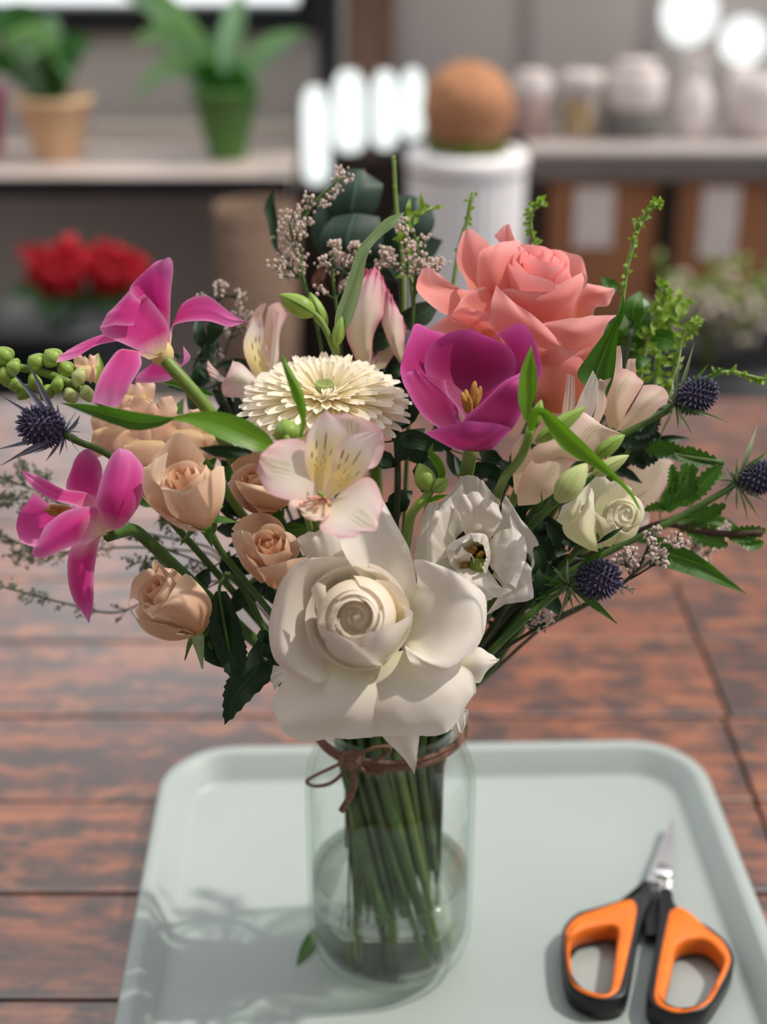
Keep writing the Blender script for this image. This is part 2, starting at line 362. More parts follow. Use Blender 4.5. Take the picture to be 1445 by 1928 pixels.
# unidentified bright shapes, built as self-glowing tubes on a dark stepped stand
yl = 2.02
GLOW = m_emit('frosted_glow', (.93, 1, .97), 1.15)
st = thing('stepped_stand', 'dark stepped stand carrying the glowing tube lamps', 'stand', (xat(680, 300, yl), yl, -.9))
glow_tubes = [(572, 622, 172, 352, 0), (628, 690, 143, 292, 1), (701, 750, 143, 286, 1), (755, 798, 138, 268, 2)]
zst = [zat(352, yl, 600), zat(292, yl, 660), zat(268, yl, 770)]
xe = [xat(566, 300, yl), xat(625, 300, yl), xat(697, 300, yl), xat(752.5, 300, yl), xat(802, 300, yl)]
for i, l in enumerate(glow_tubes):
    zz = zat(l[3], yl, (l[0] + l[1]) / 2)
    box('step', xe[i], xe[i + 1] - .001, yl - .04, yl + .04, -.9, zz, DKW, st)
    k = DY((l[0] + l[1]) / 2, 250, yl) / F; r = (l[1] - l[0]) / 2 * k; h = (l[3] - l[2]) * k * 1.03
    c = at_Y((l[0] + l[1]) / 2, l[3], yl)
    t = thing('tube_lamp', ['tall frosted white tube lamp on the lowest step by the black upright', 'frosted white tube lamp in front of the black upright', 'frosted white tube lamp in front of the brown post', 'frosted white tube lamp beside the brown ball'][i], 'lamp', (c[0], yl, zz))
    lathe('base', [(.001, 0), (r * .8, 0), (r * .8, .008), (.001, .008)], BLK, t, (c[0], yl, zz), 24)
    lathe('shade', [(r * .5, .008), (r * .95, .02), (r, .05), (r, h - .05), (r * .9, h - .02), (r * .5, h)], GLOW, t, (c[0], yl, zz), 24)

# brown ball on a fluted white pedestal
ype = 1.85
PED = m_plain('white_plaster', rgb('#f0ecee'), .6, rgb('#e6e2e4'), 12)
c = at_Y(880, 285, ype); k = depth(c) / F; R = 112 * k; zp = c[2]
pd = thing('fluted_pedestal', 'white fluted column pedestal under the brown ball', 'pedestal', (c[0], ype, -.9))
V = []; n = 96; pr = [(1.0, -.9), (1.0, zp - .03)]
for rr, z in pr:
    for i in range(n): a = 2 * math.pi * i / n; q = R * (rr - .035 * (1 - abs(math.sin(a * 16)))); V.append((c[0] + q * math.cos(a), ype + q * math.sin(a), z))
mesh('shaft', V, gridfaces(2, n, True) + [tuple(range(n, 2 * n))], PED, pd, smooth=False)
lathe('cap', [(.001, -.03), (R * 1.01, -.03), (R * 1.03, -.024), (R * 1.03, -.004), (R, 0), (.001, 0)], PED, pd, (c[0], ype, zp), 48)
BALL = m_plain('brown_fibre', rgb('#bd8863'), .9, rgb('#8d5f44'), 90, bump=1, stretch=(1, 1, 2.5))
rb = 86 * k
tn = thing('moss_ball', 'round brown fibre ball with a trace of moss sitting on the white pedestal', 'ball', (c[0], ype, zp))
V, Fc, uv = ellip_data((c[0], ype, zp + rb * .93), np.eye(3), rb, rb, rb * .95, 40, 24)
V = np.array(V); d = V - np.array((c[0], ype, zp + rb * .93)); V += d / np.linalg.norm(d, axis=1)[:, None] * rng.normal(0, .0022, len(V))[:, None]
mesh('ball', V, Fc, BALL, tn, uv)
MOSS = m_plain('moss', rgb('#6d7a30'), .95, rgb('#4a5a20'), 200, bump=1)
mo = MB()
for i in range(70):
    a = random.uniform(math.pi * .95, math.pi * 2.05); q = rb * random.uniform(.62, .88)
    e = ellip_data((c[0] + q * math.cos(a), ype + q * math.sin(a), zp + random.uniform(.002, .018)), frame((random.gauss(0, .4), random.gauss(0, .4), 1)), .008, .008, .009, 6, 5); mo.add(*e)
mo.build('moss', MOSS, tn, kind='stuff')

# right shelf unit with jars and boxes
yr = 2.05; zr = zat(284, yr, 1200); x0, x1 = xat(996, 300, yr), 1.6
CNT = m_plain('counter_top', rgb('#b0a6a4'), .45, rgb('#a59b99'), 6); CNTF = m_plain('counter_front', rgb('#6a6361'), .6)
sr = thing('display_counter', 'grey counter with dark front holding the row of pale jars', 'counter', ((x0 + x1) / 2, 2.2, -.9))
box('counter_top', x0, x1, yr, YW - .02, zr - .012, zr, CNT, sr, bev=.002)
box('front_rail', x0, x1, yr + .004, yr + .03, zat(340, yr, 1200), zr - .012, CNTF, sr)
for px in (1000, 1250, 1500, 1740): x = xat(px, 450, yr); box('upright', x, x + .022, yr + .005, yr + .37, -.9, zr - .012, DKW, sr)
box('back_panel', x0, x1, yr + .37, yr + .38, -.9, zr - .012, DKW, sr)
zb2 = zat(640, yr, 1200); box('lower_shelf', x0, x1, yr + .004, yr + .37, zb2 - .02, zb2, DKW, sr)
CARD = m_plain('brown_card', rgb('#946344'), .8, rgb('#825336'), 6); LBL = m_plain('label_paper', rgb('#cfc2bf'), .7)
for a, b, la, lb, lt, lbm, lab in [(1030, 1236, 1084, 1158, 356, 470, 'brown box with a white paper label under the counter beside the pedestal'), (1272, 1470, 1325, 1395, 350, 490, 'brown box with a white paper label behind the blurred white-flowered plant')]:
    xa, xb = xat(a, 450, yr + .02), xat(b, 450, yr + .02); zt2 = zat(352, yr + .02, 1200)
    t = thing('storage_box', lab, 'box', ((xa + xb) / 2, yr + .2, zb2))
    box('body', xa, xb, yr + .02, yr + .34, zb2, zt2, CARD, t, bev=.004)
    box('lid', xa - .004, xb + .004, yr + .016, yr + .344, zt2, zt2 + .016, CARD, t, bev=.003)
    la, lb = xat(la, 410, yr), xat(lb, 410, yr)
    box('label', la, lb, yr + .0175, yr + .02, zat(lbm, yr, 1200), zat(lt, yr, 1200), LBL, t)
# jars on the counter
CERW = m_plain('pale_ceramic', rgb('#dacfcd'), .4, rgb('#cdc2c0'), 8); CERP = m_plain('blush_ceramic', rgb('#a98c87'), .5)
YEL = m_plain('yellow_wax', rgb('#b1935a'), .5); GRY = m_plain('grey_fill', rgb('#6c6a66'), .6); CLG = m_thin('clear_jar', (.93, .92, .92), (.6, .6, .6), body=.12)
def jar(name, label, a, b, top, bot, parts, Y=2.2):
    c = at_Y((a + b) / 2, bot, Y); k = DY((a + b) / 2, bot, Y) / F; r = (b - a) / 2 * k; h = (bot - top) * k
    t = thing(name, label, 'jar', (c[0], Y, zr))
    for pn, prof, m in parts: lathe(pn, [(max(.0005, p * r), q * h) for p, q in prof], m, t, (c[0], Y, zr + .0005), 28)
cyl = lambda a, b, r=1: [(0, a), (r * .95, a), (r, a + .03), (r, b - .03), (r * .95, b), (0, b)]
jar('candle_jar', 'pale jar with a blush lower half next to the brown ball', 960, 1036, 148, 266, [('body', cyl(0, .62), CERP), ('rim', cyl(.62, .9), CERW), ('lid', cyl(.9, 1, .8), CERW)])
jar('candle_jar', 'clear jar with yellow filling and pale lid on the counter', 1048, 1132, 150, 266, [('filling', cyl(.02, .55, .8), YEL), ('body', cyl(0, .8), CLG), ('lid', cyl(.8, 1, .96), CERW)])
jar('canister', 'wide white canister with a grey band beside the yellow-filled jar', 1136, 1242, 128, 266, [('body', cyl(0, .4), GRY), ('shoulder', cyl(.4, .85, 1.02), CERW), ('lid', cyl(.85, 1, .7), CERW)])
jar('bottle_vase', 'white bottle-shaped vase with a narrow neck on the counter', 1262, 1338, 124, 266, [('body', [(0, 0), (.9, 0), (1, .1), (1, .45), (.7, .65), (.45, .75), (.42, .96), (.5, 1), (.3, 1)], CERW)])
jar('ceramic_bowl', 'wide pale ceramic pot beside the white bottle-shaped vase', 1360, 1480, 150, 266, [('body', [(0, 0), (.7, 0), (.95, .3), (1, .7), (.9, 1), (.84, 1), (.9, .7), (.6, .15), (0, .12)], CERW)])
# two unidentified bright discs, built as self-glowing globes behind the jars
LG = m_emit('globe_glow', (.95, 1, .98), 1.1)
for a, b, top, bot, lab in [(1246, 1352, -35, 84, 'large glowing white globe lamp on a slim stem behind the canister'), (1356, 1446, 32, 122, 'smaller glowing white globe lamp on a slim stem behind the pale pot')]:
    Y = 2.32; c = at_Y((a + b) / 2, (top + bot) / 2, Y); k = depth(c) / F; r = (b - a) / 2 * k
    t = thing('globe_lamp', lab, 'lamp', (c[0], Y, zr))
    lathe('base', [(.001, 0), (.035, 0), (.035, .008), (.006, .014)], CERW, t, (c[0], Y, zr + .0005), 24)
    lathe('stem', [(.006, .012), (.006, c[2] - r * .95 - zr)], CERW, t, (c[0], Y, zr), 12)
    V, Fc, uv = ellip_data(c, np.eye(3), r, r, (bot - top) / 2 * k, 28, 18); mesh('shade', V, Fc, LG, t, uv)
# basket / brown pouch under the left shelf, poinsettia, planter
yq = 1.72
WICK = m_plain('wicker', rgb('#7d6554'), .85, rgb('#4f3b30'), 60, bump=.8, stretch=(.3, .3, 4))
c = at_Y(482, 560, yq); k = depth(c) / F
t = thing('wicker_basket', 'brown wicker basket standing under the end of the orchid shelf', 'basket', (c[0], yq + .05, -.9))
rB = 78 * k; zB = zat(398, yq, 485)
lathe('body', [(.01, -.9), (rB * .8, -.9), (rB * .95, -.5), (rB, zB), (rB - .012, zB), (rB * .8, -.85)], WICK, t, (c[0], yq + .05, 0), 36)
for i in range(14): lathe('woven_band', [(rB * .87 + .06 * rB * i / 14, zB - .05 * (14 - i)), (rB * .9 + .11 * rB * i / 14, zB - .05 * (14 - i) + .022), (rB * .87 + .08 * rB * i / 14, zB - .05 * (14 - i) + .044)], WICK, t, (c[0], yq + .05, 0), 36, caps=False)
RED = m_petal('poinsettia_red', [(0, rgb('#7d0012')), (.5, rgb('#b0001c')), (1, rgb('#bd0322'))], trans=.3)
yo = 1.5
pc = at_Y(95, 600, yo); pt = thing('planter_poinsettia', 'red poinsettia in a large black planter below the orchid shelf', 'potted plant', (pc[0], yo, -.9))
kp = depth(pc) / F; rP = 150 * kp; zP = zat(585, yo, 95)
lathe('planter', [(.01, -.9), (rP * .75, -.9), (rP, zP - .02), (rP, zP), (rP - .012, zP), (rP - .02, zP - .03), (.01, zP - .03)], BLK, pt, (pc[0], yo, 0), 40)
for cx, cy, nn, sz in [(105, 505, 15, 88), (215, 505, 15, 84)]:
    for i in range(nn):
        a = i * 2.4; L = sz * (.55 + .45 * random.random()); lay = i / nn
        q0 = (cx, cy, 0); q1 = (cx + L * math.cos(a), cy + L * .85 * math.sin(a), -20 + 50 * random.random() - 25 * lay)
        leaf(FULL, DY(cx, cy, yo), [q0, ((q0[0] + q1[0]) / 2, (q0[1] + q1[1]) / 2 - 4, 25), q1], [4, 34, 46, 30, 2], RED, pt, 'bract', fold=4, nv=9, nu=5)
    for i in range(7):
        a = i * .9; leaf(FULL, DY(cx, cy, yo), [(cx, cy, 26), (cx + 15 * math.cos(a), cy + 13 * math.sin(a), 34), (cx + 36 * math.cos(a), cy + 30 * math.sin(a), 30)], [8, 22, 2], RED, pt, 'bract', fold=3, nv=6, nu=3)
    tube('stem', [at_Y(cx, cy, yo + .01), at_Y((cx + 95) / 2, 570, yo), (pc[0], yo, zP - .05)], .006, ORLD, pt, 6, 8)
for i in range(5):
    a = i * 1.2 + 2.2; q1 = (150 + 150 * math.cos(a), 560 + 40 * math.sin(a), 10)
    leaf(FULL, DY(150, 560, yo), [(150, 565, -10), ((150 + q1[0]) / 2, (560 + q1[1]) / 2 - 6, 10), q1], [4, 30, 40, 26, 2], ORLD, pt, 'leaf', fold=4, nv=8, nu=5)
# blurred white and green plant in front of the counter
WBL = m_plain('white_blossom', rgb('#b9ac9f'), .8, rgb('#9f9384'), 50); BGL = m_leaf('far_leaf', rgb('#5a6f35'), rgb('#86964e'), .3)
yb = 1.75; bc = at_Y(1340, 600, yb)
bt = thing('flowering_plant', 'white-flowered green plant in a dark pot standing before the boxes', 'potted plant', (bc[0], yb, -.9))
zz = zat(640, yb, 1340); lathe('pot', [(.01, -.9), (.14, -.9), (.2, zz), (.19, zz), (.13, zz - .05), (.01, zz - .05)], BLK, bt, (bc[0], yb, 0), 30)
mb = MB()
for i in range(130):
    p = at_Y(random.gauss(1350, 62), random.gauss(578, 26), yb + random.uniform(-.08, .08)); r = random.uniform(.008, .016); mb.add(*ellip_data(p, frame(rng.normal(size=3)), r, r, r * .6, 6, 5))
mb.build('blossoms', WBL, bt, kind='stuff')
for i in range(60):
    x, y = random.gauss(1330, 70), random.gauss(555, 32); a = random.uniform(0, 6.28)
    leaf(FULL, DY(x, y, yb + random.uniform(-.05, .08)), [(x, y, 0), (x + 20 * math.cos(a), y + 20 * math.sin(a), 8), (x + 40 * math.cos(a), y + 36 * math.sin(a), 0)], [3, 18, 16, 1], BGL, bt, nv=6, nu=3)
tube('stem', [(bc[0], yb, zz - .06), at_Y(1340, 560, yb)], .01, BGL, bt, 6, 4)

# ------------------------------------------------------------------ tray
def rrect(hx, hy, r, n=10):
    P = []
    for cx, cy, a0 in ((hx - r, hy - r, 0), (-hx + r, hy - r, 90), (-hx + r, -hy + r, 180), (hx - r, -hy + r, 270)):
        for i in range(n + 1): a = math.radians(a0 + 90 * i / n); P.append((cx + r * math.cos(a), cy + r * math.sin(a)))
    return P
TW, TL, TR = .199, .262, .052; ta = math.radians(1.6); tc_ = np.array((.0435, .207 - TL))
FLOORZ = .0045
prof = [(-.030, .0015), (-.024, .0012), (-.012, .0105), (-.001, .0195), (0, .0212), (-.0015, .0226), (-.0085, .0226), (-.0105, .0212), (-.0205, .0075), (-.0225, .0055), (-.026, FLOORZ)]
V = []; ring = 44
for d, z in prof:
    for x, y in rrect(TW + d, TL + d, TR + d):
        V.append((tc_[0] + x * math.cos(ta) - y * math.sin(ta), tc_[1] + x * math.sin(ta) + y * math.cos(ta), z))
Fc = gridfaces(len(prof), ring, True) + [tuple(range(ring))[::-1], tuple(range((len(prof) - 1) * ring, len(prof) * ring))]
tr = mesh('serving_tray', V, Fc, TRAY); tag(tr, 'pale sage plastic serving tray with rounded corners under the jar', 'tray')

# ------------------------------------------------------------------ jar, water, twine
JX, JY = .004, 0.0; JR = .0505
JB = FLOORZ + .0003
outer = [(.0005, 0.0015), (.024, 0), (.033, .0008), (.041, .005), (.0475, .013), (.0502, .024), (JR, .04), (JR, .128), (.0495, .139), (.0455, .149), (.0415, .155), (.0405, .161), (.0412, .163), (.0412, .176), (.040, .1775)]
inner = [(.0385, .1765), (.0378, .163), (.0380, .157), (.0425, .149), (.0465, .138), (.0478, .128), (.0478, .04), (.0472, .026), (.044, .016), (.038, .010), (.030, .0075), (.0005, .0070)]
jt = thing('mason_jar', 'clear glass jar half filled with stems, standing on the tray', 'jar', (JX, JY, JB))
lathe('glass_body', outer + inner, GLASS, jt, (JX, JY, JB), 72)
for z in (.166, .171): 
    P = [(JX + .0413 * math.cos(a), JY + .0413 * math.sin(a), JB + z + .003 * a / 6.283) for a in np.linspace(0, 2 * math.pi, 60)]
    V, Fc, uv = tube_data(P, .0010, 6); mesh('screw_thread', V, Fc, GLASS, jt, uv)
def m_water():
    k = N('water'); lw = k.n('LayerWeight', {0: .5}); fr = k.math('ADD', k.math('MULTIPLY', k.math('POWER', lw.outputs[1], 5), .8), .03)
    t = k.n('BsdfTransparent', {0: k.mix(lw.outputs[1], (.97, .985, .95, 1), (.86, .92, .84, 1))}); r = k.n('BsdfRefraction', {'Color': (.97, .99, .95, 1), 'IOR': 1.33, 'Roughness': .0})
    g = k.n('BsdfGlossy', {1: .02}); m = k.n('MixShader', {0: .4, 1: t.outputs[0], 2: r.outputs[0]})
    return k.done(k.n('MixShader', {0: fr, 1: m.outputs[0], 2: g.outputs[0]}).outputs[0])
WATER = m_water()
WZ = .066
wp = [(.0005, .0078), (.030, .0082), (.0377, .0107), (.0436, .0165), (.0468, .0262), (.0474, .04), (.0474, WZ + .0012), (.0462, WZ + .0003), (.044, WZ), (.0005, WZ)]
wt = lathe('water', wp, WATER, None, (JX, JY, JB), 64); tag(wt, 'shallow clear water in the bottom of the glass jar', 'water')
tw = thing('twine_tie', 'rough brown twine tied in a bow round the neck of the glass jar', 'twine', (JX, JY, JB + .1705))
def jar_r(z): return float(np.interp(z - JB, [q[1] for q in outer[1:]], [q[0] for q in outer[1:]]))
for kx, dz in ((0, 0), (1, .0024), (2, -.0024)):
    P = []
    for a in np.linspace(0, 2 * math.pi, 60):
        z = JB + .1705 + dz + .0006 * math.sin(a + kx); rr = .0412 + .0010 + .0017; P.append((JX + rr * math.cos(a), JY + rr * math.sin(a), z))
    V, Fc, uv = tube_data(P, .0013, 6); mesh('wrap', V, Fc, TWINE, tw, uv)
def on_jar(px, py, gap):
    """point where the pixel's ray meets the jar's outside, lifted by gap"""
    d = ray(px, py)
    for Zd in np.arange(.70, .95, .0004):
        p = CAM + d * Zd
        if math.hypot(p[0] - JX, p[1] - JY) < jar_r(p[2]) + gap: return p
    return at_Y(px, py, JY)
kz = on_jar(662, 1430, .0062)
V, Fc, uv = ellip_data(kz, frame((1, 0, .4)), .0055, .0055, .0075, 12, 8); mesh('knot', V, Fc, TWINE, tw, uv)
def tw_loop(pts, r=.0011, nm='bow_loop'): V, Fc, uv = tube_data(cr([on_jar(a, b, r + .0006 + g) for a, b, g in pts], 40), r, 6); mesh(nm, V, Fc, TWINE, tw, uv)
tw_loop([(655, 1430, .004), (628, 1444, .003), (598, 1458, .002), (578, 1471, .001), (592, 1480, .001), (622, 1475, .001), (645, 1456, .002), (655, 1436, .004)])
tw_loop([(662, 1430, .004), (700, 1410, .004), (734, 1407, .004), (726, 1422, .004), (695, 1436, .004), (664, 1434, .004)])
tw_loop([(660, 1434, .004), (668, 1475, .002), (656, 1505, .001), (643, 1527, .001)], .0020, 'tail')
tw_loop([(664, 1434, .004), (690, 1452, .002), (722, 1456, .001)], .0016, 'tail')

# ------------------------------------------------------------------ scissors
S5 = Crop(1000, 1500, 445)
def gp(x, y, z): return at_z(*S5(x, y), z)
def smooth_loop(P, n):
    P = list(P); Q = cr(P[-2:] + P + P[:2], (len(P) + 3) * 40 + 1); a, b = 80, 80 + len(P) * 40
    L = Q[a:b]; s = np.r_[0, np.cumsum(np.linalg.norm(np.diff(np.vstack([L, L[:1]]), axis=0), axis=1))]
    t = np.linspace(0, s[-1], n, endpoint=False); X = np.vstack([L, L[:1]])
    return np.array([np.interp(t, s, X[:, i]) for i in range(X.shape[1])]).T
def ringsolid(name, outerP, innerP, z0, z1, mat, parent, n=72, bev=.0018):
    """solid loop between two closed outlines (pixel crop coords read at height z1)"""
    O = smooth_loop([gp(x, y, z1)[:2] for x, y in outerP], n); I = smooth_loop([gp(x, y, z1)[:2] for x, y in innerP], n)
    def align(A, B):                         # start each outline at the same direction from the hole's middle
        c = B.mean(0); ang = lambda X: np.arctan2(*(X - c).T[::-1])
        out = []
        for X in (A, B):
            if np.sum(X[:, 0] * np.roll(X[:, 1], -1) - X[:, 1] * np.roll(X[:, 0], -1)) < 0: X = X[::-1]
            out.append(np.roll(X, -int(np.argmin(np.abs(ang(X)))), 0))
        return out
    O, I = align(O, I)
    def off(X, d):
        t = np.roll(X, -1, 0) - np.roll(X, 1, 0); t /= np.linalg.norm(t, axis=1)[:, None]; return X + d * np.c_[-t[:, 1], t[:, 0]]
    L = [(I, z0 + bev), (off(I, -bev), z0), (off(O, bev), z0), (O, z0 + bev), (O, z1 - bev), (off(O, bev * .4), z1 - bev * .3), (off(O, bev), z1), (off(I, -bev), z1), (off(I, -bev * .4), z1 - bev * .3), (I, z1 - bev)]
    V = [(*p, z) for X, z in L for p in X]; m = len(L)
    Fc = gridfaces(m, n, True) + [((m - 1) * n + i, (m - 1) * n + (i + 1) % n, (i + 1) % n, i) for i in range(n)]
    return mesh(name, V, Fc, mat, parent)
def slab(name, P, z0, z1, mat, parent, bev=.0006):
    n = len(P); V = [gp(x, y, (z0 + z1) / 2) for x, y in P]; V = [(*v[:2], z0) for v in V] + [(*v[:2], z1) for v in V]
    o = mesh(name, V, [tuple(range(n))[::-1], tuple(range(n, 2 * n))] + [(i, (i + 1) % n, n + (i + 1) % n, n + i) for i in range(n)], mat, parent, smooth=False)
    m = o.modifiers.new('bevel', 'BEVEL'); m.width = bev; m.segments = 2; return o
sc = thing('pruning_snips', 'small garden snips with black and orange loop handles lying on the tray', 'scissors', tuple(gp(700, 900, FLOORZ)))
z0, z1 = FLOORZ + .0004, FLOORZ + .0165
lo = [(190, 850), (205, 780), (280, 705), (430, 660), (560, 618), (640, 575), (690, 500), (740, 540), (735, 620), (690, 720), (655, 860), (625, 1040), (590, 1190), (540, 1230), (430, 1245), (320, 1210), (235, 1140), (200, 1000)]
li = [(240, 870), (290, 815), (400, 783), (500, 775), (540, 805), (530, 900), (510, 1050), (490, 1165), (440, 1200), (330, 1170), (262, 1110), (243, 1000)]
lo2 = [(205, 855), (220, 790), (290, 722), (430, 674), (600, 622), (648, 660), (640, 760), (600, 950), (560, 1120), (525, 1195), (440, 1226), (325, 1195), (246, 1130), (215, 1000)]
ringsolid('handle', lo, li, z0, z1, BLACKP, sc)
li_b = [(x + (385 - x) * .02, y + (990 - y) * .02) for x, y in li]
ringsolid('grip', lo2, li_b, z0 + .003, z1 + .0011, ORANGE, sc)
ro = [(790, 560), (860, 555), (885, 650), (1000, 735), (1110, 800), (1200, 880), (1245, 970), (1235, 1040), (1180, 1150), (1090, 1280), (1000, 1318), (860, 1325), (745, 1275), (712, 1190), (735, 1060), (770, 850), (785, 680)]
ri = [(890, 905), (955, 865), (1070, 865), (1160, 940), (1185, 1005), (1130, 1130), (1050, 1250), (910, 1285), (815, 1245), (830, 1150), (855, 1060), (875, 960)]
ro2 = [(850, 690), (920, 668), (1010, 730), (1070, 790), (1180, 880), (1225, 975), (1215, 1035), (1165, 1140), (1075, 1268), (910, 1312), (790, 1280), (750, 1220), (760, 1120), (800, 900), (835, 740)]
ringsolid('handle', ro, ri, z0, z1, BLACKP, sc)
ri_b = [(x + (1010 - x) * .02, y + (1070 - y) * .02) for x, y in ri]
ringsolid('grip', ro2, ri_b, z0 + .003, z1 + .0011, ORANGE, sc)
slab('blade', [(850, 140), (862, 150), (858, 300), (850, 430), (800, 530), (715, 520), (725, 470), (765, 370), (810, 260)], z0 + .009, z0 + .0115, STEEL, sc)
slab('blade', [(856, 145), (880, 165), (872, 300), (868, 430), (870, 580), (785, 580), (780, 500), (800, 400), (830, 250)], z0 + .0065, z0 + .009, STEEL, sc)
pc_ = gp(808, 465, z0 + .012); lathe('pivot_screw', [(.0005, -.006), (.0068, -.006), (.0068, .0015), (.0055, .0028), (.0005, .003)], STEEL, sc, tuple(pc_), 24)
slab('spring_plate', [(690, 600), (780, 600), (775, 860), (700, 860)], z0 + .003, z0 + .008, BLACKP, sc)
# ------------------------------------------------------------------ bouquet helpers
WHITE = m_petal('white_petal', [(0, rgb('#e6e2b8')), (.3, rgb('#efe8dc')), (1, rgb('#f3ece6'))], trans=.35, vein=.03, vscale=30, bump=.1)
CREAMB = m_petal('cream_bud', [(0, rgb('#e8d8a8')), (.5, rgb('#f2e2c4')), (1, rgb('#f6eee2'))], trans=.4, vein=.03)
PINK = m_petal('coral_petal', [(0, rgb('#f08a60')), (.35, rgb('#f4968a')), (1, rgb('#f7aaa8'))], edge=rgb('#fabcbc'), trans=.42, vein=.05, vscale=26)
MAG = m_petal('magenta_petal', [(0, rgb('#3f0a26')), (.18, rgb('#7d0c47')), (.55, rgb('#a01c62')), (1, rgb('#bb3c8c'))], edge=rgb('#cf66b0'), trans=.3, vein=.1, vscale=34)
TUL = m_petal('pink_tulip_petal', [(0, rgb('#e9dca0')), (.14, rgb('#e3a6b4')), (.3, rgb('#cf2f88')), (.65, rgb('#d24298')), (1, rgb('#dd74b8'))], edge=rgb('#eaa4d2'), edge_pow=5, trans=.4, vein=.24, vscale=18)
TULF = m_petal('pink_tulip_fold', [(0, rgb('#cf2f88')), (.6, rgb('#d24298')), (1, rgb('#dd74b8'))], edge=rgb('#eaa4d2'), edge_pow=5, trans=.4, vein=.24, vscale=18)
PARR = m_petal('parrot_petal', [(0, rgb('#e6dcb6')), (.45, rgb('#f0e4d4')), (.8, rgb('#eec8cc')), (1, rgb('#e58fac'))], edge=rgb('#e27ba2'), edge_pow=3.6, trans=.35, vein=.14, vscale=40, bump=.5)
TAN = m_petal('tan_petal', [(0, rgb('#cf9c70')), (.5, rgb('#e0b89b')), (1, rgb('#e9cab0'))], edge=rgb('#f3e0c6'), edge_pow=9, trans=.3, vein=.05)
TANC = m_petal('tan_heart', [(0, rgb('#a8552c')), (.6, rgb('#cc8a62')), (1, rgb('#e6bc9c'))], trans=.3, vein=.05)
GERB = m_petal('gerbera_ray', [(0, rgb('#f4e6b8')), (.5, rgb('#f9f1d8')), (1, rgb('#fbf6ec'))], trans=.42, vein=.1, vscale=9, bump=.3)
ALO = m_petal('alstro_outer', [(0, rgb('#f2e8d2')), (.5, rgb('#f5ebe4')), (1, rgb('#f0cdd2'))], edge=rgb('#eeb9c4'), edge_pow=4, trans=.38, vein=.08, vscale=34, mid=(rgb('#a9bd77'), .42, .42, 1.05))
ALI = m_petal('alstro_inner', [(0, rgb('#f4e9c0')), (.25, rgb('#f3df92')), (.5, rgb('#f5ebc0')), (.68, rgb('#f6eee8')), (1, rgb('#f4e0e0'))], edge=rgb('#f0cbd2'), edge_pow=6, trans=.38, vein=.06, vscale=34)
ALC = m_petal('alstro_cream', [(0, rgb('#e6d3ac')), (.5, rgb('#efd9c4')), (1, rgb('#f1d9d3'))], edge=rgb('#eec0bc'), edge_pow=4, trans=.4, vein=.12, vscale=30, mid=(rgb('#9fae6a'), .3, .45, 1.1))
LISI = m_petal('lisianthus_petal', [(0, rgb('#c9c98c')), (.25, rgb('#ece6d8')), (1, rgb('#f2ece8'))], trans=.38, vein=.06, vscale=26, bump=.4)
CRMY = m_petal('cream_rose_petal', [(0, rgb('#d9dca0')), (.4, rgb('#eeeac6')), (1, rgb('#f3efe2'))], trans=.38, vein=.04)
PEACH = m_petal('peach_floret', [(0, rgb('#d9c48a')), (.4, rgb('#e9c3a4')), (1, rgb('#efcdb8'))], trans=.35, vein=.06)
GLEAF = m_leaf('bright_leaf', rgb('#3d6a12'), rgb('#74a02c'), .35, .36, 22)
MLEAF = m_leaf('mid_leaf', rgb('#264f16'), rgb('#4c7a2a'), .3, .4, 22, rib=rgb('#6f9448'))
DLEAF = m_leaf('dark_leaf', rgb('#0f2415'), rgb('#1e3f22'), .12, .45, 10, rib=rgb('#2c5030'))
EUCA = m_leaf('eucalyptus_leaf', rgb('#172c22'), rgb('#2c4438'), .12, .5, 6, rib=rgb('#48665a'))
GREYL = m_leaf('grey_green_leaf', rgb('#5f7d5a'), rgb('#9db295'), .3, .45, 12)
STEMG = m_plain('stem_green', rgb('#4e7230'), .5, rgb('#38561f'), 60, trans=.1)
STEML = m_plain('stem_light', rgb('#7f9a45'), .45, rgb('#66823a'), 60, trans=.15)
STEMD = m_plain('stem_dark', rgb('#2f3d1f'), .6, rgb('#1e2714'), 60)
STEMW = m_plain('stem_woody', rgb('#4a3626'), .7, rgb('#31241a'), 60)
BUDG = m_leaf('bud_green', rgb('#6d8f35'), rgb('#a3bd5c'), .2, .4, 10)
BUDY = m_leaf('bud_pale', rgb('#a5b36a'), rgb('#ccd29a'), .25, .45, 8)
ANTH = m_plain('anther_ochre', rgb('#b98a42'), .7, rgb('#8f6427'), 200)
FILA = m_plain('filament_pink', rgb('#e2a592'), .5)
DARKC = m_plain('dark_heart', rgb('#2a1c10'), .8, rgb('#170e08'), 100)
MARK = m_plain('maroon_mark', rgb('#6b1f2c'), .6)
THIS = m_plain('thistle_head', rgb('#565270'), .8, rgb('#312e46'), 300)
THIT = m_plain('thistle_tip', rgb('#8d8aa8'), .7)
BRCT = m_leaf('thistle_bract', rgb('#55587a'), rgb('#8c8cab'), .2, .5, 5)
BRCG = m_leaf('thistle_bract_green', rgb('#5d7350'), rgb('#93a183'), .2, .5, 5)
STAT = m_plain('statice_blossom', rgb('#e6d6cd'), .8, rgb('#cdb6ae'), 300, trans=.2)

